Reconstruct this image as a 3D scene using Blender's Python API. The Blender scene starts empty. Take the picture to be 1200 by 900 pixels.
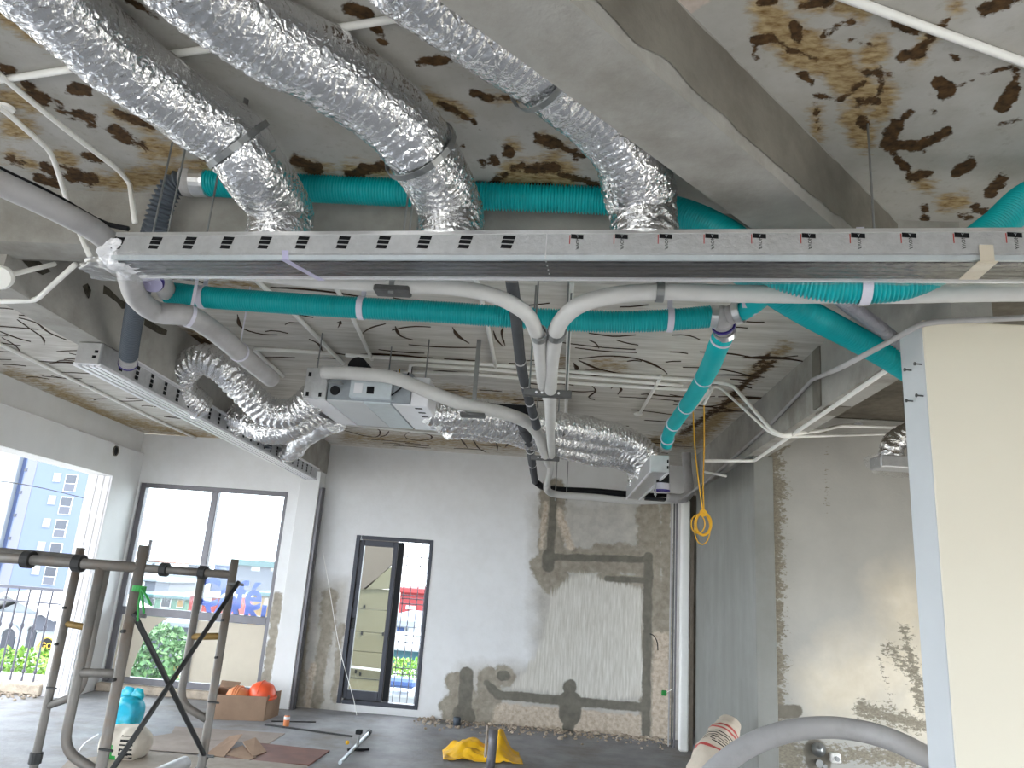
import bpy, bmesh, math, random
import numpy as np
from mathutils import Vector, Matrix

random.seed(7)
RNG = np.random.default_rng(11)
scene = bpy.context.scene
COL = scene.collection

# ------------------------------------------------------------------ camera
FPX = 860.0                                     # focal length in pixels of the 1200 x 900 frame
_up = np.array([235., 3250., 860.]); _up /= np.linalg.norm(_up)
_dp = np.array([50., -226., 860.]); _dp -= _dp.dot(_up) * _up; _dp /= np.linalg.norm(_dp)
_rt = np.cross(_dp, _up)
if _rt[0] < 0: _rt = -_rt
CM = np.array([_rt, _dp, _up])                  # rows: world x (right), y (into the room), z (up)
CAM = np.array([0., 0., 1.75])
cam_data = bpy.data.cameras.new('camera')
cam_data.sensor_width = 36.0
cam_data.lens = FPX / 1200.0 * 36.0
cam_data.clip_start = 0.05
cam_data.clip_end = 1000.0
cam = bpy.data.objects.new('camera', cam_data)
COL.objects.link(cam)
cam.matrix_world = Matrix((
    (CM[0, 0], CM[0, 1], -CM[0, 2], CAM[0]),
    (CM[1, 0], CM[1, 1], -CM[1, 2], CAM[1]),
    (CM[2, 0], CM[2, 1], -CM[2, 2], CAM[2]),
    (0, 0, 0, 1)))
scene.camera = cam

# ------------------------------------------------------------------ world, sun, exposure
world = bpy.data.worlds.new('overcast_sky')
scene.world = world
world.use_nodes = True
bg = world.node_tree.nodes['Background']
bg.inputs['Color'].default_value = (0.84, 0.92, 1.0, 1)
bg.inputs['Strength'].default_value = 5.2
sun_data = bpy.data.lights.new('sun', 'SUN')
sun_data.energy = 7.0
sun_data.color = (1.0, 0.84, 0.62)
sun_data.angle = math.radians(3)
sun = bpy.data.objects.new('sun', sun_data)
COL.objects.link(sun)
_sd = Vector((-1.0, 0.32, -1.15)).normalized()   # comes from the right, through unseen side openings added to bounce it in
sun.rotation_euler = _sd.to_track_quat('-Z', 'Y').to_euler()

vs = scene.view_settings
vs.view_transform = 'Standard'
vs.look = 'None'
vs.exposure = 0.97
vs.gamma = 1.0
vs.use_curve_mapping = False
try:
    scene.cycles.use_denoising = True
    scene.cycles.max_bounces = 10
    scene.cycles.diffuse_bounces = 6
    scene.cycles.transparent_max_bounces = 12
    scene.cycles.sample_clamp_indirect = 8.0
except Exception:
    pass

# ------------------------------------------------------------------ geometry helpers
def at(px, py, x=None, y=None, z=None):
    """World point on the line of sight of a photo pixel, on the given plane."""
    d = CM @ np.array([px - 600.0, 450.0 - py, FPX])
    if x is not None: t = (x - CAM[0]) / d[0]
    elif y is not None: t = (y - CAM[1]) / d[1]
    else: t = (z - CAM[2]) / d[2]
    return CAM + t * d

def project(P):
    v = (np.asarray(P) - CAM) @ CM
    w = np.where(v[:, 2] > 0.15, v[:, 2], np.nan)
    return 600 + FPX * v[:, 0] / w, 450 - FPX * v[:, 1] / w

def _hash(ix, iy, iz, seed):
    h = (ix.astype(np.int64) * 374761393 + iy.astype(np.int64) * 668265263 + iz.astype(np.int64) * 2147483647 + seed * 974634777) & 0xFFFFFFFF
    h = ((h ^ (h >> 13)) * 1274126177) & 0xFFFFFFFF
    h = (h ^ (h >> 16)) & 0xFFFFFFFF
    return h / 4294967295.0

def noise3(p, seed=0):
    p = np.asarray(p, float)
    i = np.floor(p).astype(np.int64); f = p - i
    f = f * f * (3 - 2 * f)
    r = 0
    for dx in (0, 1):
        for dy in (0, 1):
            for dz in (0, 1):
                w = (f[:, 0] if dx else 1 - f[:, 0]) * (f[:, 1] if dy else 1 - f[:, 1]) * (f[:, 2] if dz else 1 - f[:, 2])
                r = r + w * _hash(i[:, 0] + dx, i[:, 1] + dy, i[:, 2] + dz, seed)
    return r * 2 - 1

def merge(*geos):
    V, F, o = [], [], 0
    for v, f in geos:
        v = np.asarray(v, float).reshape(-1, 3)
        V.append(v); F += [tuple(i + o for i in q) for q in f]; o += len(v)
    return np.vstack(V), F

def box(x0, x1, y0, y1, z0, z1):
    V = [(x, y, z) for x in (x0, x1) for y in (y0, y1) for z in (z0, z1)]
    return np.array(V, float), [(0, 1, 3, 2), (4, 6, 7, 5), (0, 4, 5, 1), (2, 3, 7, 6), (0, 2, 6, 4), (1, 5, 7, 3)]

def obox(c, u, v, w, hu, hv, hw):
    c, u, v, w = (np.asarray(a, float) for a in (c, u, v, w))
    V = [c + a * hu * u + b * hv * v + d * hw * w for a in (-1, 1) for b in (-1, 1) for d in (-1, 1)]
    return np.array(V), [(0, 1, 3, 2), (4, 6, 7, 5), (0, 4, 5, 1), (2, 3, 7, 6), (0, 2, 6, 4), (1, 5, 7, 3)]

def unit(v):
    v = np.asarray(v, float); return v / (np.linalg.norm(v) + 1e-12)

def bar(a, b, w, h, up=(0, 0, 1)):
    """A straight rectangular bar from a to b, w wide and h tall."""
    a, b = np.asarray(a, float), np.asarray(b, float)
    u = unit(b - a); s = np.cross(u, up)
    if np.linalg.norm(s) < 1e-6: s = np.cross(u, (1, 0, 0))
    s = unit(s); t = np.cross(s, u)
    return obox((a + b) / 2, u, s, t, np.linalg.norm(b - a) / 2, w / 2, h / 2)

def bevel(geo, w, seg=1):
    bm = bmesh.new()
    vs_ = [bm.verts.new(p) for p in geo[0]]
    for f in geo[1]:
        try: bm.faces.new([vs_[i] for i in f])
        except ValueError: pass
    bmesh.ops.recalc_face_normals(bm, faces=bm.faces)
    bmesh.ops.bevel(bm, geom=list(bm.edges), offset=w, segments=seg, affect='EDGES', profile=0.5)
    bm.verts.index_update()
    V = np.array([v.co[:] for v in bm.verts]); F = [tuple(v.index for v in f.verts) for f in bm.faces]
    bm.free()
    return V, F

def smooth_path(pts, ds):
    """Centripetal-like Catmull-Rom through pts, resampled every ds metres."""
    P = np.asarray(pts, float)
    if len(P) == 2:
        n = max(2, int(np.linalg.norm(P[1] - P[0]) / ds) + 1)
        return P[0] + np.linspace(0, 1, n)[:, None] * (P[1] - P[0])
    Q = np.vstack([2 * P[0] - P[1], P, 2 * P[-1] - P[-2]])
    out = []
    for i in range(1, len(Q) - 2):
        p0, p1, p2, p3 = Q[i - 1], Q[i], Q[i + 1], Q[i + 2]
        t = np.linspace(0, 1, 40, endpoint=False)[:, None]
        d1 = np.linalg.norm(p1 - p0) ** .5 + 1e-6; d2 = np.linalg.norm(p2 - p1) ** .5 + 1e-6; d3 = np.linalg.norm(p3 - p2) ** .5 + 1e-6
        m1 = (p1 - p0) / d1 - (p2 - p0) / (d1 + d2) + (p2 - p1) / d2
        m2 = (p2 - p1) / d2 - (p3 - p1) / (d2 + d3) + (p3 - p2) / d3
        m1, m2 = m1 * d2, m2 * d2
        out.append((2 * t**3 - 3 * t**2 + 1) * p1 + (t**3 - 2 * t**2 + t) * m1 + (-2 * t**3 + 3 * t**2) * p2 + (t**3 - t**2) * m2)
    out.append(Q[-2][None])
    R = np.vstack(out)
    L = np.concatenate([[0], np.cumsum(np.linalg.norm(np.diff(R, axis=0), axis=1))])
    n = max(2, int(L[-1] / ds) + 1)
    s = np.linspace(0, L[-1], n)
    return np.stack([np.interp(s, L, R[:, k]) for k in range(3)], 1)

def frames(P):
    T = np.gradient(P, axis=0); T /= (np.linalg.norm(T, axis=1)[:, None] + 1e-12)
    N = np.zeros_like(P)
    a = np.array([0, 0, 1.]) if abs(T[0, 2]) < .9 else np.array([1., 0, 0])
    n = unit(a - a.dot(T[0]) * T[0]); N[0] = n
    for i in range(1, len(P)):
        n = n - n.dot(T[i]) * T[i]; n = unit(n); N[i] = n
    return T, N, np.cross(T, N)

def sweep(pts, r, seg=12, ds=0.04, rfun=None, cap=True, smooth=True):
    """Tube along pts. r: radius, or list of radii at pts. rfun(s, theta, P) -> radius factor."""
    if smooth: P = smooth_path(pts, ds)
    else:
        P = np.asarray(pts, float)
    T, N, B = frames(P)
    s = np.concatenate([[0], np.cumsum(np.linalg.norm(np.diff(P, axis=0), axis=1))])
    if np.ndim(r):
        R = np.interp(np.linspace(0, 1, len(P)), np.linspace(0, 1, len(r)), r)
    else: R = np.full(len(P), float(r))
    th = np.linspace(0, 2 * np.pi, seg, endpoint=False)
    S, TH = np.meshgrid(s, th, indexing='ij')
    RR = np.repeat(R[:, None], seg, 1)
    if rfun is not None:
        C0 = P[:, None, :] + RR[..., None] * (np.cos(TH)[..., None] * N[:, None, :] + np.sin(TH)[..., None] * B[:, None, :])
        RR = RR * rfun(S, TH, C0)
    V = P[:, None, :] + RR[..., None] * (np.cos(TH)[..., None] * N[:, None, :] + np.sin(TH)[..., None] * B[:, None, :])
    n = len(P)
    F = []
    for i in range(n - 1):
        a = i * seg; b = a + seg
        F += [(a + j, a + (j + 1) % seg, b + (j + 1) % seg, b + j) for j in range(seg)]
    if cap:
        F.append(tuple(range(seg - 1, -1, -1))); F.append(tuple((n - 1) * seg + j for j in range(seg)))
    return V.reshape(-1, 3), F

def rod(a, b, r, seg=10):
    return sweep([a, b], r, seg, 99, smooth=False)

def lathe(prof, c, axis=(0, 0, 1), seg=20):
    """prof: list of (radius, height along axis)."""
    ax = unit(axis); h = np.array([1., 0, 0]) if abs(ax[0]) < .9 else np.array([0, 1., 0])
    u = unit(np.cross(ax, h)); v = np.cross(ax, u)
    th = np.linspace(0, 2 * np.pi, seg, endpoint=False)
    V = []
    for r, hh in prof:
        V.append(np.asarray(c, float) + hh * ax + r * (np.cos(th)[:, None] * u + np.sin(th)[:, None] * v))
    F = []
    for i in range(len(prof) - 1):
        a = i * seg; b = a + seg
        F += [(a + j, a + (j + 1) % seg, b + (j + 1) % seg, b + j) for j in range(seg)]
    F.append(tuple(range(seg - 1, -1, -1))); F.append(tuple((len(prof) - 1) * seg + j for j in range(seg)))
    return np.vstack(V), F

def ring(c, axis, r_in, r_out, w, seg=20):
    return lathe([(r_in, -w / 2), (r_out, -w / 2), (r_out, w / 2), (r_in, w / 2), (r_in, -w / 2)], c, axis, seg)[0], \
        [f for f in lathe([(r_in, -w / 2), (r_out, -w / 2), (r_out, w / 2), (r_in, w / 2), (r_in, -w / 2)], c, axis, seg)[1] if len(f) == 4]

def prism(poly, off):
    """Extrude a planar polygon (list of 3-D points) by the vector off."""
    P = np.asarray(poly, float); n = len(P)
    V = np.vstack([P, P + np.asarray(off, float)])
    F = [tuple(range(n)), tuple(range(2 * n - 1, n - 1, -1))] + [(i, i + n, (i + 1) % n + n, (i + 1) % n) for i in range(n)]
    return V, F

def blob(c, rad, nu=28, nv=18, amp=0.05, freq=6.0, seed=1, power=1.0, flat=None):
    th = np.linspace(0, 2 * np.pi, nu, endpoint=False); ph = np.linspace(-np.pi / 2, np.pi / 2, nv)
    V = []
    for p in ph:
        for t in th:
            d = np.array([math.cos(p) * math.cos(t), math.cos(p) * math.sin(t), math.sin(p)])
            d = np.sign(d) * np.abs(d) ** power
            V.append(d)
    V = np.array(V) * np.asarray(rad)
    V = V * (1 + amp * noise3(V * freq + 31 * seed, seed)[:, None] + .5 * amp * noise3(V * freq * 2.3 + 7 * seed, seed + 5)[:, None])
    if flat is not None: V[:, 2] = np.maximum(V[:, 2], flat)
    V = V + np.asarray(c)
    F = []
    for i in range(nv - 1):
        a = i * nu; b = a + nu
        F += [(a + j, a + (j + 1) % nu, b + (j + 1) % nu, b + j) for j in range(nu)]
    return V, F

# ------------------------------------------------------------------ object helpers
ORIGIN = {}
def link(name, geo, m, parent=None, smooth=False, recalc=True):
    o = np.array(ORIGIN.get(parent.name, (0, 0, 0))) if parent else np.zeros(3)
    me = bpy.data.meshes.new(name)
    V = np.asarray(geo[0], float) - o
    me.from_pydata(V.tolist(), [], [tuple(int(i) for i in f) for f in geo[1]])
    if recalc:
        bm = bmesh.new(); bm.from_mesh(me); bmesh.ops.recalc_face_normals(bm, faces=bm.faces); bm.to_mesh(me); bm.free()
    if m is not None: me.materials.append(m)
    if smooth: me.polygons.foreach_set('use_smooth', [True] * len(me.polygons))
    me.update()
    ob = bpy.data.objects.new(name, me)
    COL.objects.link(ob)
    if parent:
        ob.parent = parent; ORIGIN[ob.name] = tuple(o)
    else: ORIGIN[ob.name] = (0, 0, 0)
    return ob

def tag(o, label=None, cat=None, group=None, kind=None):
    if label: o['label'] = label
    if cat: o['category'] = cat
    if group: o['group'] = group
    if kind: o['kind'] = kind
    return o

def thing(name, label, cat, loc=(0, 0, 0), group=None):
    o = bpy.data.objects.new(name, None)
    o.empty_display_size = 0.1
    COL.objects.link(o)
    o.location = tuple(float(a) for a in loc)
    ORIGIN[o.name] = tuple(float(a) for a in loc)
    return tag(o, label, cat, group)

def solo(name, geo, m, label, cat, group=None, smooth=False):
    return tag(link(name, geo, m, None, smooth), label, cat, group)

def struct(name, geo, m, parent=None, label=None, smooth=False):
    o = link(name, geo, m, parent, smooth)
    if not parent: tag(o, label, None, None, 'structure')
    return o

def shared(name, src, parent, loc):
    """A copy of a part that shares its mesh, moved by loc."""
    o = src.copy(); COL.objects.link(o); o.parent = parent
    o.location = Vector(loc)
    ORIGIN[o.name] = ORIGIN[parent.name]
    return o

def text_geo(s, size, c, u, v, thick=0.002, font_bold=0.0, align='CENTER'):
    """Flat letters as geometry, centred at c, reading along u, upright along v."""
    cu = bpy.data.curves.new('t', 'FONT'); cu.body = s; cu.size = size; cu.align_x = align; cu.align_y = 'CENTER'
    cu.extrude = thick / 2; cu.offset = font_bold; cu.resolution_u = 3
    ob = bpy.data.objects.new('t', cu); COL.objects.link(ob)
    dg = bpy.context.evaluated_depsgraph_get()
    me = bpy.data.meshes.new_from_object(ob.evaluated_get(dg))
    V = np.array([p.co[:] for p in me.vertices]); F = [tuple(p.vertices) for p in me.polygons]
    bpy.data.objects.remove(ob); bpy.data.curves.remove(cu); bpy.data.meshes.remove(me)
    u, v = unit(u), unit(v); w = np.cross(u, v)
    return np.asarray(c) + V[:, :1] * u + V[:, 1:2] * v + V[:, 2:] * w, F

# ------------------------------------------------------------------ materials
def lin(r, g=None, b=None):
    if g is None: r, g, b = ((r >> 16) & 255, (r >> 8) & 255, r & 255)
    return tuple(((c / 255) / 12.92 if c / 255 <= 0.04045 else ((c / 255 + 0.055) / 1.055) ** 2.4) for c in (r, g, b)) + (1.0,)

def _nodes(name):
    m = bpy.data.materials.new(name); m.use_nodes = True
    nt = m.node_tree; b = nt.nodes['Principled BSDF']
    return m, nt, b

def _noise(nt, scale, detail=4, rough=.55, vec=None, stretch=None, dist=0.0):
    tc = nt.nodes.new('ShaderNodeTexCoord')
    src = tc.outputs['Object']
    if stretch:
        mp = nt.nodes.new('ShaderNodeMapping'); mp.inputs['Scale'].default_value = stretch
        nt.links.new(src, mp.inputs['Vector']); src = mp.outputs['Vector']
    n = nt.nodes.new('ShaderNodeTexNoise')
    n.inputs['Scale'].default_value = scale; n.inputs['Detail'].default_value = detail; n.inputs['Roughness'].default_value = rough
    n.inputs['Distortion'].default_value = dist
    nt.links.new(src, n.inputs['Vector'])
    return n.outputs['Fac']

def _ramp(nt, src, stops):
    r = nt.nodes.new('ShaderNodeValToRGB')
    cr = r.color_ramp
    while len(cr.elements) < len(stops): cr.elements.new(0.5)
    for e, (p, c) in zip(cr.elements, stops):
        e.position = p; e.color = c if len(c) == 4 else tuple(c) + (1,)
    nt.links.new(src, r.inputs['Fac'])
    return r.outputs['Color']

def _mix(nt, fac, a, b, mode='MIX'):
    x = nt.nodes.new('ShaderNodeMix'); x.data_type = 'RGBA'; x.blend_type = mode
    for sock, val in ((x.inputs[0], fac), (x.inputs[6], a), (x.inputs[7], b)):
        if hasattr(val, 'is_output'): nt.links.new(val, sock)
        else: sock.default_value = val
    return x.outputs[2]

def _math(nt, op, a, b=None, c=None, clamp=False):
    x = nt.nodes.new('ShaderNodeMath'); x.operation = op; x.use_clamp = clamp
    for s, val in zip(x.inputs, (a, b, c)):
        if val is None: continue
        if hasattr(val, 'is_output'): nt.links.new(val, s)
        else: s.default_value = val
    return x.outputs[0]

def _bump(nt, b, h, strength, dist=0.01):
    n = nt.nodes.new('ShaderNodeBump'); n.inputs['Strength'].default_value = strength; n.inputs['Distance'].default_value = dist
    nt.links.new(h, n.inputs['Height']); nt.links.new(n.outputs['Normal'], b.inputs['Normal'])

def mat(name, col, rough=.6, metal=0.0, var=0.0, vscale=6.0, bump=0.0, bscale=60.0, bdist=.004, stretch=None, dirt=None, dscale=2.5, damt=.5, spec=.5):
    """A plain surface: col varied by noise, optional dirt colour in soft patches, fine relief."""
    m, nt, b = _nodes(name)
    b.inputs['Roughness'].default_value = rough; b.inputs['Metallic'].default_value = metal
    b.inputs['Specular IOR Level'].default_value = spec
    c = col
    if var > 0:
        f = _noise(nt, vscale, 6, .6, stretch=stretch)
        lo = tuple(x * (1 - var) for x in col[:3]) + (1,); hi = tuple(min(1, x * (1 + var)) for x in col[:3]) + (1,)
        c = _ramp(nt, f, [(.3, lo), (.7, hi)])
    if dirt is not None:
        f2 = _noise(nt, dscale, 8, .65)
        k = _ramp(nt, f2, [(.48, (0, 0, 0, 1)), (.68, (damt, damt, damt, 1))])
        c = _mix(nt, k, c, dirt)
    if hasattr(c, 'is_output'): nt.links.new(c, b.inputs['Base Color'])
    else: b.inputs['Base Color'].default_value = c
    if bump > 0: _bump(nt, b, _noise(nt, bscale, 5, .6), bump, bdist)
    return m

def stain_mat(name, base, layers, rough=.8, bump=.3, bscale=40, fine=None):
    """base: list of (scale, stops, mix, stretch) colour layers. layers: (attribute, colour, colour2, noise scale, amplitude, softness, stretch)
    where the attribute is a signed distance (in photo pixels) that outlines a stain or repair, roughened by noise."""
    m, nt, b = _nodes(name)
    b.inputs['Roughness'].default_value = rough; b.inputs['Specular IOR Level'].default_value = .25
    c = None
    for sc, stops, fac, stv in base:
        col = _ramp(nt, _noise(nt, sc, 7, .6, stretch=stv), stops)
        c = col if c is None else _mix(nt, fac, c, col, 'MULTIPLY')
    hsum = None
    for attr, c1, c2, nsc, amp, soft, stv in layers:
        a = nt.nodes.new('ShaderNodeAttribute'); a.attribute_name = attr
        n = _noise(nt, nsc, 6, .65, stretch=stv)
        v = _math(nt, 'MULTIPLY_ADD', _math(nt, 'SUBTRACT', n, .5), amp, a.outputs['Fac'])
        k = _math(nt, 'MULTIPLY_ADD', v, 1.0 / soft, .5, clamp=True)
        lc = _ramp(nt, _noise(nt, nsc * 1.7, 5, .6, stretch=stv), [(.3, c1), (.7, c2)])
        c = _mix(nt, k, c, lc)
        hsum = k if hsum is None else _math(nt, 'MAXIMUM', hsum, k)
    nt.links.new(c, b.inputs['Base Color'])
    h = _noise(nt, bscale, 6, .6)
    if hsum is not None: h = _math(nt, 'MULTIPLY_ADD', hsum, .35, h)
    _bump(nt, b, h, bump, .006)
    return m

def sdf_caps(px, py, caps):
    d = np.full(px.shape, -40.0)
    for x1, y1, x2, y2, r in caps:
        dx, dy = x2 - x1, y2 - y1; L = dx * dx + dy * dy + 1e-9
        t = np.clip(((px - x1) * dx + (py - y1) * dy) / L, 0, 1)
        d = np.maximum(d, r - np.hypot(px - x1 - t * dx, py - y1 - t * dy))
    return d

def sdf_poly(px, py, pts):
    P = np.asarray(pts, float); n = len(P)
    d = np.full(px.shape, 1e9); inside = np.zeros(px.shape, bool)
    for i in range(n):
        (x1, y1), (x2, y2) = P[i], P[(i + 1) % n]
        dx, dy = x2 - x1, y2 - y1; L = dx * dx + dy * dy + 1e-9
        t = np.clip(((px - x1) * dx + (py - y1) * dy) / L, 0, 1)
        d = np.minimum(d, np.hypot(px - x1 - t * dx, py - y1 - t * dy))
        c = (y1 > py) != (y2 > py)
        with np.errstate(divide='ignore', invalid='ignore'):
            inside ^= c & (px < dx * (py - y1) / (dy if dy else 1e-9) + x1)
    return np.where(inside, d, -d)

def set_attr(ob, name, vals):
    a = ob.data.attributes.new(name, 'FLOAT', 'POINT')
    v = np.clip(np.nan_to_num(vals, nan=-40.0), -40, 40).astype(np.float32)
    a.data.foreach_set('value', v)

def grid_obj(name, us, ws, fn, m, holes=(), label=None, extra=None):
    """A finely divided sheet: point fn(u, w); cells whose centre is in a hole (u0,u1,w0,w1) are left out."""
    U, W = np.meshgrid(us, ws, indexing='ij')
    V = fn(U.ravel(), W.ravel())
    nu, nw = len(us), len(ws)
    cu = (us[:-1] + us[1:]) / 2; cw = (ws[:-1] + ws[1:]) / 2
    I, J = np.meshgrid(np.arange(nu - 1), np.arange(nw - 1), indexing='ij')
    keep = np.ones(I.shape, bool)
    for u0, u1, w0, w1 in holes:
        keep &= ~((cu[:, None] > u0) & (cu[:, None] < u1) & (cw[None, :] > w0) & (cw[None, :] < w1))
    I, J = I[keep], J[keep]
    a = I * nw + J
    F = np.stack([a, a + nw, a + nw + 1, a + 1], 1)
    nv0 = len(V)
    if extra is not None:
        V = np.vstack([V, extra[0]])
        F2 = [tuple(i + nv0 for i in f) for f in extra[1]]
    else: F2 = []
    me = bpy.data.meshes.new(name)
    nF = len(F) + len(F2)
    me.vertices.add(len(V)); me.vertices.foreach_set('co', V.astype(np.float32).ravel())
    loops = np.concatenate([F.ravel(), np.array([i for f in F2 for i in f], int)]).astype(np.int32)
    me.loops.add(len(loops)); me.loops.foreach_set('vertex_index', loops)
    starts = np.concatenate([np.arange(len(F)) * 4, len(F) * 4 + np.cumsum([0] + [len(f) for f in F2])[:-1]]).astype(np.int32)
    me.polygons.add(nF); me.polygons.foreach_set('loop_start', starts)
    me.update(calc_edges=True); me.validate()
    me.materials.append(m)
    ob = bpy.data.objects.new(name, me); COL.objects.link(ob); ORIGIN[ob.name] = (0, 0, 0)
    tag(ob, label, None, None, 'structure')
    return ob, V

# ------------------------------------------------------------------ material library
W = (1, 1, 1, 1)
M = {}
M['concrete'] = mat('bare_concrete', lin(168, 166, 161), .85, var=.16, vscale=3.5, bump=.5, bscale=26, bdist=.006, dirt=lin(118, 112, 102), dscale=1.7, damt=.6, spec=.2)
M['concrete_wall'] = mat('smooth_cast_concrete', lin(138, 138, 134), .8, var=.10, vscale=2.0, bump=.2, bscale=20, bdist=.004, stretch=(2, 2, .35), dirt=lin(160, 160, 158), dscale=1.5, damt=.4, spec=.25)
M['concrete_dark'] = mat('dull_concrete', lin(128, 124, 116), .9, var=.18, vscale=3.0, bump=.5, bscale=30, bdist=.006, dirt=lin(92, 86, 76), dscale=2.2, damt=.6, spec=.2)
M['white_wall'] = mat('white_painted_plaster', lin(224, 224, 224), .75, var=.03, vscale=2.5, bump=.12, bscale=50, dirt=lin(212, 210, 206), dscale=1.6, damt=.3, spec=.25)
M['white_worn'] = mat('worn_white_paint', lin(222, 220, 222), .7, var=.05, vscale=5, bump=.3, bscale=30, dirt=lin(160, 150, 140), dscale=5, damt=.55, spec=.25)
M['cream_wall'] = mat('cream_painted_wall', lin(232, 225, 208), .7, var=.02, vscale=1.3, bump=.06, bscale=70, spec=.3)
M['cool_white'] = mat('cool_white_paint', lin(202, 205, 207), .7, var=.03, vscale=3, bump=.08, bscale=60, spec=.3)
M['floor'] = mat('dusty_concrete_floor', lin(152, 152, 155), .65, var=.2, vscale=3.0, bump=.6, bscale=18, bdist=.008, dirt=lin(126, 118, 108), dscale=1.6, damt=.75, spec=.2)
M['rubble'] = mat('broken_plaster', lin(182, 168, 152), .95, var=.25, vscale=9, bump=.9, bscale=22, bdist=.02, spec=.1)
m, nt, b = _nodes('crinkled_aluminium_foil')        # sharp creased facets
b.inputs['Base Color'].default_value = (.80, .80, .81, 1); b.inputs['Metallic'].default_value = 1.0; b.inputs['Roughness'].default_value = .24
_tc = nt.nodes.new('ShaderNodeTexCoord'); _nz = nt.nodes.new('ShaderNodeTexNoise'); _nz.inputs['Scale'].default_value = 16; _nz.inputs['Detail'].default_value = 3
nt.links.new(_tc.outputs['Object'], _nz.inputs['Vector'])
_wm = nt.nodes.new('ShaderNodeMix'); _wm.data_type = 'VECTOR'; _wm.inputs[0].default_value = .09
nt.links.new(_tc.outputs['Object'], _wm.inputs[4]); nt.links.new(_nz.outputs['Color'], _wm.inputs[5])
_vo = nt.nodes.new('ShaderNodeTexVoronoi'); _vo.inputs['Scale'].default_value = 48; _vo.feature = 'F1'
nt.links.new(_wm.outputs[1], _vo.inputs['Vector'])
_bump(nt, b, _vo.outputs['Distance'], .45, .010)
M['foil'] = m
M['foil_soft'] = mat('dull_aluminium_tape', (.78, .78, .79, 1), .32, 1.0, var=.08, vscale=12, bump=.4, bscale=50, bdist=.004)
M['facing'] = mat('foil_insulation_facing', lin(196, 197, 199), .3, .6, var=.09, vscale=30, bump=.7, bscale=80, bdist=.004)
M['film_white'] = mat('white_protective_film', lin(232, 232, 236), .4, .1, var=.03, vscale=9, bump=.2, bscale=30)
M['galv'] = mat('galvanised_sheet', lin(158, 164, 170), .42, .75, var=.08, vscale=16, bump=.05, bscale=40)
M['galv_light'] = mat('bright_galvanised_sheet', lin(205, 213, 218), .4, .5, var=.06, vscale=14, bump=.05, bscale=30)
M['pvc_grey'] = mat('grey_pvc', lin(176, 174, 175), .42, var=.05, vscale=6, spec=.4, dirt=lin(128, 124, 120), dscale=4, damt=.4)
M['pvc_white'] = mat('white_pvc_conduit', lin(246, 245, 241), .42, var=.03, vscale=8, spec=.4)
M['tape_wrap'] = mat('pale_grey_wrapping_tape', lin(205, 204, 202), .5, var=.05, vscale=7, bump=.15, bscale=40, bdist=.002, spec=.4)
M['teal'] = mat('teal_ribbed_pipe', lin(0, 176, 182), .42, var=.05, vscale=5, spec=.45)
M['teal_soft'] = mat('teal_foam_sleeve', lin(0, 178, 184), .6, var=.06, vscale=6, spec=.35)
M['hose_dark'] = mat('dark_grey_corrugated_hose', lin(80, 88, 98), .5, var=.06, vscale=8, spec=.4)
M['hose_grey'] = mat('light_grey_corrugated_hose', lin(176, 174, 182), .5, var=.05, vscale=8, spec=.4)
M['foam_dark'] = mat('dark_grey_pipe_foam', lin(78, 80, 84), .75, var=.12, vscale=10, bump=.3, bscale=60, spec=.25)
M['black'] = mat('black_plastic', lin(26, 27, 30), .55, var=.1, vscale=8, spec=.2)
M['slot'] = mat('black_anodised_slot', lin(20, 20, 23), .5, 0, var=.1, vscale=10, spec=.12)
M['ink'] = mat('black_print', lin(20, 21, 24), .6, spec=.15)
M['ink_red'] = mat('red_print', lin(176, 70, 66), .6)
M['white_tape'] = mat('white_plastic_strap', lin(214, 212, 226), .45, var=.04, vscale=10)
M['violet'] = mat('violet_rubber_rim', lin(52, 38, 120), .5)
M['lilac'] = mat('lilac_plastic_cap', lin(196, 192, 226), .42)
M['steel'] = mat('zinc_plated_steel', lin(150, 152, 152), .4, .85, var=.1, vscale=20)
M['steel_dark'] = mat('dull_steel', lin(98, 98, 98), .5, .7, var=.15, vscale=20)
M['scaffold'] = mat('weathered_scaffold_tube', lin(124, 120, 115), .55, .35, var=.2, vscale=12, bump=.25, bscale=50, dirt=lin(104, 80, 58), dscale=6, damt=.6)
M['scaffold_ochre'] = mat('ochre_painted_tube', lin(140, 112, 60), .6, .2, var=.2, vscale=12)
M['brace'] = mat('dark_brace_tube', lin(62, 62, 62), .5, .5, var=.2, vscale=12)
M['frame_dark'] = mat('charcoal_aluminium_frame', lin(62, 64, 72), .45, .3, var=.06, vscale=8)
M['frame_grey'] = mat('grey_aluminium_frame', lin(112, 110, 114), .45, .35, var=.08, vscale=8)
M['rail'] = mat('grey_painted_iron', lin(96, 96, 106), .55, .2, var=.1, vscale=10)
M['paper'] = mat('cream_masking_paper', lin(206, 196, 178), .8, var=.05, vscale=4, bump=.2, bscale=12)
M['cardboard'] = mat('brown_cardboard', lin(156, 130, 110), .85, var=.1, vscale=7, bump=.12, bscale=30, spec=.15)
M['cardboard_grey'] = mat('dusty_cardboard_sheet', lin(156, 144, 136), .85, var=.14, vscale=5, bump=.12, bscale=30, spec=.15)
M['board_red'] = mat('reddish_brown_board', lin(112, 70, 58), .6, var=.2, vscale=6)
M['orange'] = mat('orange_helmet_plastic', lin(238, 92, 52), .35, var=.04, vscale=6)
M['orange_pale'] = mat('dusty_orange_helmet_plastic', lin(224, 140, 92), .5, var=.08, vscale=8)
M['yellow'] = mat('yellow_plastic_bag', lin(236, 182, 32), .45, var=.12, vscale=7, bump=.3, bscale=25)
M['yellow_wire'] = mat('yellow_cable', lin(226, 172, 34), .5)
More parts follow.
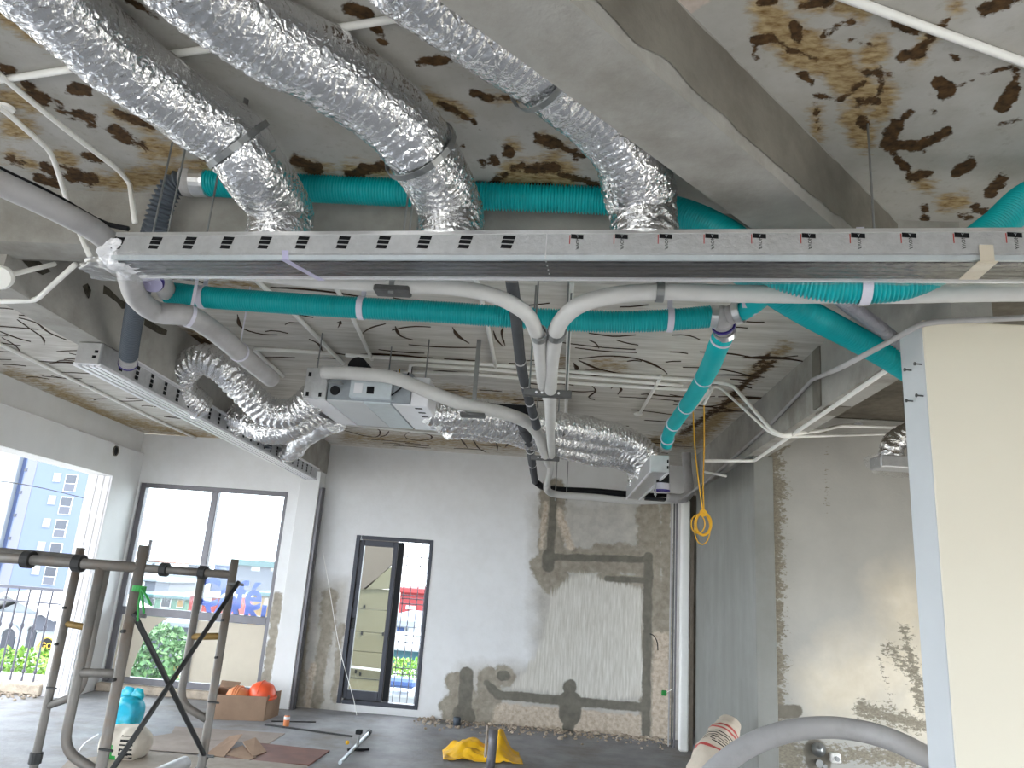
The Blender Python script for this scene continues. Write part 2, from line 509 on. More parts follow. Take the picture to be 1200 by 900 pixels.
M['cyan_bag'] = mat('translucent_blue_green_bag', lin(30, 168, 196), .3, var=.12, vscale=9, bump=.5, bscale=30, dirt=lin(30, 140, 118), dscale=7, damt=.8)
M['sack'] = mat('woven_white_sack', lin(186, 177, 163), .8, var=.08, vscale=9, bump=.4, bscale=40)
M['sack_paper'] = mat('cement_paper_sack', lin(190, 178, 162), .85, var=.08, vscale=9, bump=.4, bscale=30)
M['green'] = mat('green_print', lin(40, 140, 60), .6, var=.2, vscale=20)
M['wood'] = mat('grey_wood', lin(150, 138, 126), .8, var=.15, vscale=9)
M['leaf'] = mat('yellow_green_leaves', lin(86, 126, 40), .55, var=.35, vscale=14)
M['leaf_dark'] = mat('green_leaves', lin(58, 92, 54), .6, var=.35, vscale=9)
M['brown_glue'] = mat('dried_brown_glue', lin(62, 46, 32), .7, var=.3, vscale=9, bump=.4, bscale=60, spec=.2)

m, nt, b = _nodes('clear_plastic_film')            # thin wrapping film: see-through with sharp sheen on its folds
nt.nodes.remove(b)
_o = nt.nodes['Material Output']; _t = nt.nodes.new('ShaderNodeBsdfTransparent'); _g = nt.nodes.new('ShaderNodeBsdfGlossy')
_g.inputs['Roughness'].default_value = .12; _g.inputs['Color'].default_value = (.95, .95, .96, 1)
_x = nt.nodes.new('ShaderNodeMixShader')
_fr = nt.nodes.new('ShaderNodeFresnel'); _fr.inputs['IOR'].default_value = 1.5
_f2 = _math(nt, 'MULTIPLY_ADD', _fr.outputs['Fac'], .26, .012, clamp=True)
nt.links.new(_f2, _x.inputs[0]); nt.links.new(_t.outputs[0], _x.inputs[1]); nt.links.new(_g.outputs[0], _x.inputs[2])
nt.links.new(_x.outputs[0], _o.inputs['Surface'])
_bn = nt.nodes.new('ShaderNodeBump'); _bn.inputs['Strength'].default_value = .6; _bn.inputs['Distance'].default_value = .01
nt.links.new(_noise(nt, 22, 5, .6, stretch=(1, 3, 3)), _bn.inputs['Height'])
nt.links.new(_bn.outputs[0], _g.inputs['Normal']); nt.links.new(_bn.outputs[0], _fr.inputs['Normal'])
M['film'] = m

m, nt, b = _nodes('window_glass')
nt.nodes.remove(b)
_o = nt.nodes['Material Output']; _t = nt.nodes.new('ShaderNodeBsdfTransparent'); _g = nt.nodes.new('ShaderNodeBsdfGlossy')
_t.inputs['Color'].default_value = (.93, .96, .96, 1)
_g.inputs['Roughness'].default_value = .03
_x = nt.nodes.new('ShaderNodeMixShader'); _fr = nt.nodes.new('ShaderNodeFresnel'); _fr.inputs['IOR'].default_value = 1.35
nt.links.new(_fr.outputs['Fac'], _x.inputs[0]); nt.links.new(_t.outputs[0], _x.inputs[1]); nt.links.new(_g.outputs[0], _x.inputs[2])
nt.links.new(_x.outputs[0], _o.inputs['Surface'])
M['glass'] = m

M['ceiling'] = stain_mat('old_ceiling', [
    (2.0, [(.3, lin(170, 168, 163)), (.7, lin(192, 190, 186))], 1, None),
    (5.0, [(.36, lin(232, 229, 222)), (.6, W)], .6, None),
    (30.0, [(.30, lin(226, 222, 214)), (.42, W)], .5, None)],
    [('pale', lin(186, 181, 172), lin(220, 217, 211), 5, 1, 1, (.3, 2, 1)),
     ('tan', lin(112, 84, 44), lin(188, 168, 130), 13, 40, 12, (1, 2.2, 1)),
     ('niche_shade', lin(92, 86, 76), lin(112, 106, 95), 9, 16, 2.5, None),
     ('bare', lin(186, 172, 162), lin(206, 194, 186), 22, 10, 2.5, None),
     ('daub', lin(44, 34, 22), lin(96, 70, 42), 20, 20, 2.2, None)], rough=.85, bump=.35, bscale=34)
M['back_wall'] = stain_mat('patched_back_wall', [
    (1.2, [(.3, lin(223, 223, 224)), (.7, lin(229, 229, 229))], 1, None),
    (7.0, [(.36, lin(244, 243, 241)), (.6, W)], .4, None)],
    [('soft', lin(172, 168, 162), lin(196, 192, 184), 5, 22, 22, None),
     ('tan', lin(136, 128, 116), lin(168, 160, 146), 8, 16, 3, None),
     ('cream', lin(186, 181, 170), lin(222, 219, 212), 6, 24, 5, (5, 1, .35)),
     ('rough', lin(168, 152, 134), lin(214, 202, 186), 12, 12, 3, None),
     ('cement', lin(104, 100, 92), lin(124, 120, 110), 7, 6, 1.6, None)], rough=.85, bump=.3, bscale=40)
M['niche_wall'] = stain_mat('grey_plaster_wall', [
    (1.3, [(.3, lin(166, 164, 159)), (.7, lin(184, 182, 176))], 1, None)],
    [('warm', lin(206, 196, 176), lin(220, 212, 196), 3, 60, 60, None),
     ('chip', lin(120, 114, 102), lin(150, 143, 128), 26, 46, 4, (1, 1, 1.8)),
     ('cement', lin(110, 105, 96), lin(126, 121, 110), 7, 8, 2, None)], rough=.85, bump=.3, bscale=40)

# ------------------------------------------------------------------ the room
CEIL, YB = 3.35, 9.8
def XL(y): return -5.77 + (9.8 - y) * .088            # inner face of the left wall, a little out of square
BD = unit((-.0687, 1, 0))                                # direction of the left beam

# ceiling slab, with its glue daubs, smears and painted niche shade
cx = np.concatenate([[-6.6, -6.2], np.arange(-5.9, 2.3, .02), [2.6, 3.2, 3.9, 4.7]])
cy = np.concatenate([[-2.5, -1.5, -.5, .3], np.arange(.8, 3.0, .014), np.arange(3.0, 9.96, .03)])
top_ = merge(box(-6.6, 4.7, -2.5, 9.95, CEIL + .03, CEIL + .18), box(-8.9, -6.5, -2.5, 9.95, CEIL - .1, CEIL + .18))  # second box: balcony overhang added out of view to hold back sky light
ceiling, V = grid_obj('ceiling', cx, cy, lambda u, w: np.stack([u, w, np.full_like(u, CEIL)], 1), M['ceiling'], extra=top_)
px, py = project(V)
near = V[:, 1] < 3.05
DAUB = [  # upper right
    (885, 48, 905, 44, 6), (905, 44, 926, 60, 3), (885, 50, 886, 66, 4), (926, 58, 958, 70, 1.6), (965, 43, 978, 30, 4), (978, 30, 1000, 25, 3),
    (1048, 28, 1075, 36, 6), (1055, 68, 1078, 62, 6), (1075, 60, 1092, 44, 6), (1092, 44, 1110, 20, 3), (1101, 98, 1110, 105, 10), (1103, 112, 1112, 108, 5), (1118, 104, 1160, 85, 1.5), (1160, 85, 1190, 77, 1.8),
    (1192, 80, 1188, 105, 5), (1188, 105, 1175, 124, 9), (1014, 85, 1045, 88, 4), (1030, 75, 1034, 84, 2), (1034, 92, 1028, 120, 3), (1004, 120, 1028, 118, 4), (955, 112, 985, 116, 3), (985, 116, 1014, 95, 2),
    (995, 46, 1028, 55, 1.6), (940, 88, 950, 97, 5), (1040, 170, 1050, 148, 9), (1050, 148, 1066, 130, 4), (1040, 168, 1080, 172, 6), (1080, 170, 1110, 154, 6), (1048, 182, 1064, 200, 5), (1064, 200, 1066, 210, 4), (1072, 208, 1088, 202, 5),
    (1122, 202, 1138, 190, 7), (1160, 226, 1175, 210, 7), (1180, 236, 1200, 232, 6), (1142, 244, 1154, 248, 5), (1125, 253, 1140, 254, 2.5), (1150, 258, 1172, 262, 3), (1084, 244, 1084, 256, 5), (1150, 12, 1176, 4, 8), (1176, 4, 1200, -4, 5),
    (1168, 148, 1196, 140, 1.6), (1118, 68, 1120, 70, 4), (1092, 130, 1094, 131, 3), (955, 122, 960, 150, 2.5), (1010, 143, 1012, 144, 8), (940, 8, 972, 2, 5), (930, 30, 936, 45, 6), (890, 4, 905, 0, 5),
    # upper middle
    (410, 10, 430, 18, 9), (440, 34, 444, 36, 5), (446, 47, 450, 50, 4), (405, 54, 412, 57, 4), (426, 65, 446, 73, 5), (492, 72, 520, 70, 6), (520, 70, 550, 61, 5), (555, 108, 575, 116, 4), (575, 116, 606, 115, 2.5),
    (488, 108, 494, 114, 4), (515, 120, 545, 136, 4), (552, 140, 562, 150, 1.5), (632, 162, 650, 168, 7), (650, 168, 682, 183, 4), (672, 189, 676, 188, 3), (597, 180, 596, 176, 7), (580, 187, 580, 189, 6), (565, 191, 566, 191, 4.5),
    (575, 214, 612, 192, 3), (620, 198, 650, 196, 6), (660, 205, 700, 216, 4), (624, 217, 646, 217, 3), (714, 204, 716, 206, 8), (410, 203, 425, 202, 6), (425, 198, 452, 195, 6), (520, 168, 527, 176, 3), (541, 170, 543, 170, 3),
    # upper left
    (150, 0, 185, 20, 3.5), (84, 103, 102, 107, 7), (30, 98, 40, 110, 5), (40, 112, 54, 118, 7), (86, 134, 108, 139, 6), (106, 146, 110, 147, 3), (138, 132, 160, 142, 5), (160, 142, 178, 150, 4), (132, 152, 150, 162, 7), (162, 168, 170, 174, 4),
    (52, 195, 66, 203, 6), (72, 194, 86, 200, 3), (84, 206, 108, 210, 8), (44, 208, 66, 215, 6), (100, 183, 120, 187, 5), (10, 185, 28, 193, 3.5), (0, 80, 15, 84, 5), (345, 188, 372, 198, 7), (240, 186, 258, 192, 5), (68, 120, 72, 130, 3),
    # before and behind the plenum
    (60, 212, 70, 216, 4), (690, 250, 700, 252, 6)]
TAN = [(895, 5, 915, 30, 16), (905, 35, 950, 55, 20), (930, 60, 985, 75, 20), (985, 90, 1010, 110, 20), (1020, 70, 1030, 55, 15), (1040, 105, 1030, 135, 12), (1000, 135, 1010, 160, 16), (955, 130, 958, 158, 6), (1090, 45, 1075, 66, 9), (985, 5, 1010, 12, 12),
    (1105, 238, 1128, 236, 9), (1075, 212, 1085, 218, 9), (940, 2, 960, 4, 8), (1120, 8, 1120, 8, 8), (600, 205, 660, 205, 16), (640, 190, 650, 186, 10), (600, 172, 604, 172, 6), (500, 112, 545, 132, 6), (0, 15, 55, 48, 10), (8, 114, 36, 118, 13),
    (132, 130, 176, 150, 7), (10, 148, 30, 152, 12), (70, 182, 84, 190, 8), (176, 172, 200, 178, 12), (140, 212, 240, 198, 12), (110, 212, 140, 216, 8), (10, 180, 40, 196, 7), (350, 193, 385, 200, 8), (410, 198, 452, 200, 8), (575, 115, 606, 116, 3), (640, 162, 660, 172, 7)]
REPAIR = [(770, 35, 800, 60, 22), (800, 70, 850, 110, 24), (850, 110, 900, 160, 22), (900, 160, 940, 200, 24), (950, 190, 985, 225, 26), (985, 225, 1020, 262, 26), (1040, 262, 1065, 270, 12)]
far_px = np.where(near, np.nan, px)
daub = np.where(near, sdf_caps(px, py, DAUB), -40)
tan = np.where(near, sdf_caps(px, py, TAN), -40)
tan_far = np.maximum.reduce([sdf_caps(px, py, [(60, 455, 130, 490, 7), (130, 490, 250, 515, 6), (10, 436, 60, 452, 4), (405, 512, 700, 528, 4), (860, 470, 815, 515, 10), (815, 515, 760, 520, 7), (880, 440, 920, 408, 6), (500, 455, 620, 470, 4), (205, 395, 240, 400, 9), (250, 330, 300, 335, 4), (700, 425, 730, 430, 4), (640, 420, 660, 424, 4)])])
tan = np.where(near, tan, tan_far)
daub_far = sdf_caps(px, py, [(205, 397, 245, 402, 7), (30, 318, 90, 322, 6), (885, 430, 900, 418, 3), (870, 452, 905, 425, 3.5), (845, 478, 872, 450, 3.5), (800, 508, 840, 480, 3)])
daub = np.where(near, daub, daub_far)
set_attr(ceiling, 'pale', np.where(near, -40, 40))
set_attr(ceiling, 'daub', daub); set_attr(ceiling, 'tan', tan)
set_attr(ceiling, 'niche_shade', np.where((V[:, 0] > 1.80) & (V[:, 1] > 3.1), 40, -40))  # shade of the unlit niche ceiling put into its colour
set_attr(ceiling, 'bare', np.where(near, sdf_poly(px, py, [(722, -30), (738, 8), (772, 40), (790, 28), (832, 2), (840, -30)]), -40))

# glue beads left on the far ceiling where boards were pulled off: low dark ridges
def bead(P, w, name='glue_bead'):
    P = smooth_path(P, .05); T = np.gradient(P, axis=0); T /= np.linalg.norm(T, axis=1)[:, None] + 1e-9
    S = np.stack([-T[:, 1], T[:, 0], 0 * T[:, 0]], 1)
    n = len(P); taper = np.clip(np.minimum(np.arange(n), np.arange(n)[::-1]) / max(2, n * .2), .25, 1) * (1 + .5 * noise3(P * 9, 3))
    a, b_ = P + S * (w * taper)[:, None], P - S * (w * taper)[:, None]
    c = P.copy(); c[:, 2] -= .006
    V = np.vstack([a, c, b_]); F = []
    for i in range(n - 1):
        F += [(i, i + 1, n + i + 1, n + i), (n + i, n + i + 1, 2 * n + i + 1, 2 * n + i)]
    return link(name, (V, F), M['brown_glue'], ceiling)
ZC = CEIL - .001
TRACED = [[(22, 372), (40, 377), (58, 390), (78, 398)], [(20, 374), (35, 385), (50, 396), (52, 404)], [(0, 388), (20, 396), (36, 400)], [(2, 395), (18, 405), (25, 414)], [(36, 422), (60, 424), (85, 424)], [(72, 436), (95, 437), (118, 438)],
    [(60, 440), (75, 443), (95, 446)], [(278, 368), (285, 385), (305, 391), (325, 392)], [(334, 380), (342, 377), (350, 378)], [(362, 397), (372, 402), (378, 412)], [(395, 378), (400, 376), (396, 384)], [(425, 390), (435, 384), (452, 379)],
    [(463, 382), (470, 394), (484, 398)], [(530, 383), (538, 395), (550, 402)], [(578, 387), (582, 398), (590, 406)], [(590, 382), (588, 392), (592, 405)], [(678, 420), (710, 417), (745, 420), (775, 432), (782, 438)], [(678, 422), (700, 432), (728, 438)],
    [(735, 423), (745, 422), (752, 423)], [(780, 424), (790, 423), (798, 423)], [(716, 455), (722, 451), (728, 456), (724, 462)], [(692, 450), (698, 458), (690, 466), (697, 468)], [(672, 425), (676, 432), (672, 438)], [(845, 384), (860, 383), (876, 384)],
    [(380, 509), (400, 504), (425, 510), (440, 512), (441, 502), (420, 501), (395, 503)], [(474, 510), (482, 506), (502, 509), (505, 514), (490, 516), (478, 514), (474, 510)], [(445, 512), (452, 510), (456, 505)], [(534, 508), (542, 517), (548, 525)],
    [(550, 508), (556, 518), (562, 526), (570, 530)], [(575, 508), (582, 520), (583, 528)], [(592, 524), (600, 518), (610, 521)], [(740, 480), (760, 482), (790, 486)], [(755, 492), (780, 494), (806, 497)], [(785, 462), (810, 466), (838, 464)], [(790, 470), (830, 476), (860, 470)],
    [(800, 430), (840, 432), (880, 440)], [(820, 412), (850, 414), (880, 418)], [(785, 412), (800, 413), (806, 414)], [(690, 390), (720, 394), (745, 392)], [(690, 398), (698, 402), (702, 408)], [(722, 398), (735, 402), (748, 404)]]
for P in TRACED:
    bead([at(x_, y_, z=ZC) for x_, y_ in P], random.uniform(.008, .015))
for k in range(215):
    y_ = random.uniform(3.9, 9.6); x_ = random.uniform(-5.4, 1.4)
    if -3.3 < x_ < -2.6: continue
    L_ = random.uniform(.12, .55); a_ = random.gauss(0, .16)
    c_ = random.uniform(-.05, .05)
    P = [(x_ + t * L_ * math.cos(a_), y_ + t * L_ * math.sin(a_) + c_ * math.sin(3 * t), ZC) for t in np.linspace(0, 1, 4)]
    bead(P, random.uniform(.005, .013) * (2.4 if random.random() < .2 else 1))

# beams
struct('ceiling_beam', box(-6.3, 1.64, 2.95, 3.15, 3.08, CEIL), M['concrete'], label='pale concrete cross beam behind the wrapped plenum box')
_d = unit((1.009, 1.093, 0)); _n = np.array([.735, -.678, 0])
p0 = np.array([-.346, 1.421, 0]) - _d * 3.2; p1 = np.array([-.346, 1.421, 0]) + _d * 2.45
q0 = np.array([-.037, 1.415, 0]) - _d * 3.4; q1 = np.array([-.037, 1.415, 0]) + _d * 2.24
struct('ceiling_beam', prism([(p0[0], p0[1], 3.05), (p1[0], p1[1], 3.05), (q1[0], q1[1], 3.05), (q0[0], q0[1], 3.05)], (0, 0, .3)), M['concrete'], label='wide light grey diagonal beam crossing the top of the picture')
# dark cement repair smeared along the side of the diagonal beam
db = bpy.data.objects['ceiling_beam.001']
n_ = 150; sV = []
for k in range(n_):
    t_ = k / (n_ - 1); q_ = q0 + (q1 - q0) * (.34 + .66 * t_) + _n * .004
    w_ = noise3(np.array([[t_ * 26, 0, 0], [t_ * 9, 5, 0], [t_ * 60, 9, 0]]), 8)
    lo_ = 3.105 + .012 * w_[0] + .010 * w_[1] + .006 * w_[2]; hi_ = 3.335 + .004 * w_[2]
    sV += [(q_[0], q_[1], lo_), (q_[0], q_[1], hi_)]
link('cement_repair', (np.array(sV), [(2 * k, 2 * k + 2, 2 * k + 3, 2 * k + 1) for k in range(n_ - 1)]), M['concrete_dark'], db)
bl0, br0 = np.array([-2.905, 3.1, 0]), np.array([-2.70, 3.1, 0])
def lb(p, y): return p + BD * ((y - 3.1) / BD[1])
struct('ceiling_beam', prism([(*lb(bl0, 3.1)[:2], 2.94), (*lb(br0, 3.1)[:2], 2.94), (*lb(br0, 9.8)[:2], 2.94), (*lb(bl0, 9.8)[:2], 2.94)], (0, 0, .41)), M['concrete'], label='long concrete beam above the left slot diffuser, running to the window pillar')
lbm = bpy.data.objects['ceiling_beam.002']
def on_beam(a_, b_):
    P = None; x_ = -2.75
    for _k in range(12): P = at(a_, b_, x=x_); x_ = br0[0] + BD[0] / BD[1] * (P[1] - 3.1) + .002
    return P
for pts in ([(122, 334), (128, 338), (140, 350), (152, 357), (153, 361), (143, 362), (138, 355), (126, 346), (121, 344)], [(170, 372), (182, 380), (196, 387), (195, 393), (186, 391), (174, 384), (169, 381)], [(26, 305), (46, 306), (60, 318), (50, 322), (36, 316)], [(97, 335), (103, 332), (107, 340), (104, 350), (100, 344)]):
    link('broken_patch', prism([on_beam(*q_) for q_ in pts], (-.006, 0, 0)), mat('rough_broken_plaster', lin(70, 66, 56), .95, var=.3, vscale=30, bump=.9, bscale=60, bdist=.01) if 'rp' not in M else M['rp'], lbm)
    M['rp'] = lbm.children[0].data.materials[0]
struct('ceiling_beam', box(1.64, 1.81, 3.07, 9.6, 2.94, CEIL), M['concrete'], label='concrete beam on the right carrying thin conduits')
link('cement_repair', prism([(1.63, 4.66, 2.95), (1.63, 4.80, 2.95), (1.63, 4.78, 3.345), (1.63, 4.64, 3.345)], (.012, 0, 0)), M['concrete_dark'], bpy.data.objects['ceiling_beam.003'])
link('cement_repair', box(1.66, 1.80, 4.60, 4.84, 2.932, 2.945), M['concrete_dark'], bpy.data.objects['ceiling_beam.003'])

# back wall with two openings
W1 = (-5.74, -3.655, .10, 2.665); W2 = (-2.645, -1.613, .085, 2.16)
us = np.unique(np.round(np.concatenate([np.arange(-5.9, 1.66, .02), [1.66], [W1[0], W1[1], W2[0], W2[1]]]), 4))
ws = np.unique(np.round(np.concatenate([np.arange(0, CEIL + .001, .02), [W1[2], W1[3], W2[2], W2[3]]]), 4))
rev = []
for x0, x1, z0, z1 in (W1, W2):
    rev.append((np.array([(x0, YB, z0), (x1, YB, z0), (x1, YB, z1), (x0, YB, z1), (x0, YB + .22, z0), (x1, YB + .22, z0), (x1, YB + .22, z1), (x0, YB + .22, z1)]), [(0, 1, 5, 4), (1, 2, 6, 5), (2, 3, 7, 6), (3, 0, 4, 7)]))
for x0, x1, z0, z1 in ((-5.9, W1[0], 0, CEIL), (W1[0], W1[1], 0, W1[2]), (W1[0], W1[1], W1[3], CEIL), (W1[1], W2[0], 0, CEIL), (W2[0], W2[1], 0, W2[2]), (W2[0], W2[1], W2[3], CEIL), (W2[1], 1.66, 0, CEIL)):
    rev.append((np.array([(x0, YB + .22, z0), (x1, YB + .22, z0), (x1, YB + .22, z1), (x0, YB + .22, z1)]), [(0, 1, 2, 3)]))
rev.append((np.array([(1.66, YB, 0), (1.66, YB + .22, 0), (1.66, YB + .22, CEIL), (1.66, YB, CEIL)]), [(0, 1, 2, 3)]))
wall_back, V = grid_obj('wall_back', us, ws, lambda u, w: np.stack([u, np.full_like(u, YB), w], 1), M['back_wall'], holes=(W1, W2), extra=merge(*rev))
px, py = project(V)
CEM = [(649, 572, 645, 655, 4.5), (643, 650, 642, 664, 7), (650, 653, 760, 656, 4.2), (760, 652, 757, 830, 5.2), (757, 830, 757, 868, 5), (712, 678, 757, 680, 3.5), (583, 814, 660, 821, 5.5), (660, 821, 755, 829, 5.5), (570, 800, 583, 814, 4),
       (547, 790, 545, 828, 8), (543, 836, 545, 842, 12), (668, 804, 668, 806, 8), (668, 822, 668, 838, 13), (668, 838, 666, 852, 7), (588, 792, 592, 792, 6), (575, 806, 582, 812, 5)]
TANW = [(649, 575, 645, 655, 15), (655, 655, 760, 660, 15), (640, 665, 650, 680, 18), (700, 645, 740, 645, 8), (760, 600, 764, 850, 14), (710, 682, 757, 690, 14), (535, 800, 560, 835, 14), (572, 795, 574, 842, 14), (668, 806, 668, 815, 17), (590, 792, 592, 792, 12),
        (528, 825, 530, 838, 12), (780, 590, 783, 870, 7), (386, 700, 384, 730, 10), (384, 730, 370, 825, 7), (360, 690, 352, 825, 4), (326, 700, 318, 760, 6), (318, 760, 310, 800, 6), (400, 735, 392, 820, 4)]
set_attr(wall_back, 'cement', sdf_caps(px, py, CEM))
set_attr(wall_back, 'tan', sdf_caps(px, py, TANW))
set_attr(wall_back, 'soft', np.maximum(sdf_poly(px, py, [(625, 585), (790, 585), (795, 880), (520, 850), (540, 780), (625, 780)]), sdf_poly(px, py, [(350, 680), (410, 680), (400, 840), (335, 840)])))
set_attr(wall_back, 'cream', sdf_poly(px, py, [(650, 690), (680, 672), (752, 690), (754, 818), (690, 818), (600, 806), (632, 760)]))
set_attr(wall_back, 'rough', np.maximum(sdf_poly(px, py, [(580, 824), (656, 830), (668, 856), (680, 832), (752, 838), (753, 872), (575, 850)]), np.maximum(sdf_poly(px, py, [(766, 740), (784, 740), (786, 876), (763, 874)]), sdf_caps(px, py, [(300, 770, 296, 800, 4), (366, 780, 360, 828, 4), (655, 600, 668, 640, 5), (640, 590, 634, 640, 3)]))))

# the dark service shaft in the far corner
struct('wall_shaft', merge(box(1.66, 2.3, 10.55, 10.65, 0, CEIL), box(1.60, 1.66, YB + .22, 10.65, 0, CEIL), box(2.25, 2.35, 9.2, 10.65, 0, CEIL), box(1.6, 2.35, 9.9, 10.65, CEIL, CEIL + .1)), M['concrete_dark'], label='dark recess of the service shaft in the far corner')
# right: concrete wall end, grey niche wall, half-height partition
struct('wall_column', bevel(box(1.685, 1.85, 6.5, 9.2, 0, 2.94), .006), M['concrete_wall'], label='bare concrete wall end under the right beam')
us = np.concatenate([np.arange(1.85, 3.6, .02), [4.0, 4.7]]); ws = np.arange(0, CEIL + .001, .02)
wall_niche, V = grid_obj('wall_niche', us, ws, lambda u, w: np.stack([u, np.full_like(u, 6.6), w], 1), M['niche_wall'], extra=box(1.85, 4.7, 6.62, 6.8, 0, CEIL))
px, py = project(V)
edge = 907 + 5 * noise3(np.stack([0 * py, py / 9, py / 31], 1), 4)
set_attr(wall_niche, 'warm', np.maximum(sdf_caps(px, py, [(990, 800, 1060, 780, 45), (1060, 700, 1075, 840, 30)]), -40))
set_attr(wall_niche, 'chip', np.maximum.reduce([10 - (px - edge) * .9, sdf_caps(px, py, [(1040, 760, 1080, 800, 5), (1010, 830, 1080, 850, 8), (1060, 740, 1080, 830, 5), (930, 880, 1080, 890, 8), (912, 860, 930, 895, 14), (1030, 770, 1050, 840, -2), (968, 505, 968, 600, -3), (955, 610, 935, 700, -8)])]))
set_attr(wall_niche, 'cement', sdf_caps(px, py, [(905, 834, 932, 834, 8), (955, 880, 960, 895, 14)]))
struct('wall_right', merge(box(4.6, 4.75, -2.5, .2, 0, CEIL), box(4.6, 4.75, .2, 2.4, 1.9, CEIL), box(4.6, 4.75, 2.4, 3.6, 0, CEIL), box(4.6, 4.75, 3.6, 6.2, 1.75, CEIL), box(4.6, 4.75, 6.2, 6.7, 0, CEIL)), M['white_wall'])  # unseen openings added so sun and sky reach niche and partition
struct('wall_front', merge(box(-5.2, -3.4, -2.6, -2.5, 0, CEIL), box(-3.4, .6, -2.6, -2.5, 2.6, CEIL), box(.6, 4.7, -2.6, -2.5, 0, CEIL)), M['white_wall'], label='unseen white wall added behind the viewer, its wide opening sized for the light')  # out of view, added to cut the light from behind
pier = struct('wall_partition', bevel(box(1.51, 3.4, 3.06, 3.27, 0, 2.94), .004), M['cream_wall'], label='cream partition at the right edge with a pale narrow end')
link('end_face', box(1.506, 1.512, 3.065, 3.265, 0, 2.935), M['cool_white'], pier)
for x_, y_ in ((1068, 434), (1080, 427), (1070, 470), (1082, 464)):
    P = at(x_, y_, x=1.506)
    s_ = link('screw', merge(rod(P + (.0, 0, 0), P + (-.028, -.004, 0), .0035, 8), lathe([(.008, 0), (.008, .005)], P + (-.033, -.005, 0), (1, 0, 0), 10)), M['steel_dark'], pier)

# left wall: header over the balcony opening, the stub by the window
def lbox(y0, y1, o0, o1, z0, z1):
    return prism([(XL(y0) - o0, y0, z0), (XL(y1) - o0, y1, z0), (XL(y1) - o1, y1, z0), (XL(y0) - o1, y0, z0)], (0, 0, z1 - z0))
wall_left = struct('wall_left', merge(lbox(-2.5, YB, .06, .33, 3.06, CEIL), lbox(-2.5, 9.1, 0, .33, 2.66, 3.06), lbox(9.1, YB, 0, .33, 0, 3.06), lbox(4.3, 4.6, 0, .33, 0, 2.66), lbox(-2.5, .9, 0, .33, 0, 2.66)), M['white_wall'])  # last piece: unseen near end, added to cut daylight there
link('ledge', lbox(-2.5, 9.78, -.004, .03, 3.052, 3.064), M['white_worn'], wall_left)
P = at(129, 528, y=9.02); P[0] = XL(P[1])
link('vent_hole', ring(P + (.004, 0, 0), (1, 0.09, 0), .055, .066, .02, 24), M['concrete_dark'], wall_left)
link('vent_hole_inside', lathe([(.055, 0), (.055, .004)], P + (.001, 0, 0), (1, .09, 0), 24), M['black'], wall_left)
for k, (dx, w_) in enumerate(((.03, .05), (.11, .012), (.2, .014))):
    link('jamb_strip', box(XL(9.1) - dx - w_, XL(9.1) - dx, 9.085, 9.101, .02, 2.64), M['white_worn'], wall_left)
link('jamb_lining', box(XL(9.1) - .325, XL(9.1) - .002, 9.092, 9.1, .0, 2.655), M['white_worn'], wall_left)
for zz in (.45, .62, 1.35):
    link('socket_plate', box(XL(9.4) - .001, XL(9.4) + .006, 9.42, 9.48, zz, zz + .1), M['steel'], wall_left)
pil = struct('pillar', bevel(box(-3.44, -3.17, 9.58, 9.82, 0, 2.97), .006), M['white_wall'], label='white pillar between the big window and the narrow window')
struct('trim_1', merge(box(-3.168, -3.13, 9.60, 9.66, .0, 2.72), box(-3.166, -3.12, 9.66, 9.70, .0, 2.74)), M['frame_grey'], label='grey vertical strip on the pillar edge')

# floor, balcony and kerb
struct('floor', merge(box(-9.5, 4.75, -2.5, 10.0, -.2, 0), box(1.6, 2.35, 10.0, 10.7, -.2, 0)), M['floor'])
kerb = box(-9.0, -6.03, 9.06, 9.3, 0, .13)
g = bevel(kerb, .02)
struct('trim_2', g, M['rubble'], label='broken masonry kerb below the balcony railing')
struct('trim_3', box(-9.0, -6.03, 9.30, 9.55, -.2, .16), M['white_worn'], label='white ledge behind the balcony railing')
struct('baseboard_back', bevel(box(-5.75, -3.44, 9.70, 9.80, 0, .10), .015), M['rubble'], label='rough plaster kerb under the big window')
struct('ground', box(-260, 260, -160, 420, -9.2, -9.0), mat('street_ground', lin(150, 148, 142), .9, var=.1, vscale=.3), label='street ground far below the windows')

# ------------------------------------------------------------------ windows
def win(name, label):
    o = bpy.data.objects.new(name, None); COL.objects.link(o); ORIGIN[o.name] = (0, 0, 0)
    return tag(o, label, None, None, 'structure')
w1 = win('window_1', 'large grey framed window, its lower panes covered with cream paper')
x0, x1, z0, z1 = W1
xm, zm = -4.675, .988
yF = YB + .02
for g in (box(x0, x0 + .075, yF, yF + .09, z0, z1), box(x1 - .055, x1, yF, yF + .09, z0, z1), box(x0 + .075, x1 - .055, yF, yF + .09, z1 - .06, z1), box(x0 + .075, x1 - .055, yF, yF + .09, z0, z0 + .075)):
    link('frame_bar', bevel(g, .004), M['frame_grey'], w1)
link('mullion', bevel(box(xm - .045, xm + .045, yF - .005, yF + .09, z0 + .075, z1 - .06), .006), M['frame_grey'], w1)
for a_, b_ in ((x0 + .075, xm - .045), (xm + .045, x1 - .055)):
    link('transom', bevel(box(a_, b_, yF, yF + .09, zm - .05, zm + .05), .004), M['frame_grey'], w1)
    link('glass_pane', box(a_, b_, yF + .04, yF + .048, zm + .05, z1 - .06), M['glass'], w1)
    link('glass_pane', box(a_, b_, yF + .04, yF + .048, z0 + .075, zm - .05), M['glass'], w1)
link('masking_paper', box(xm + .05, x1 - .06, yF + .03, yF + .034, z0 + .08, zm - .055), M['paper'], w1)
arc = [at(x_, y_, y=yF + .032) for x_, y_ in ((198, 722), (182, 733), (170, 748), (160, 768), (154, 785), (151, 799))]
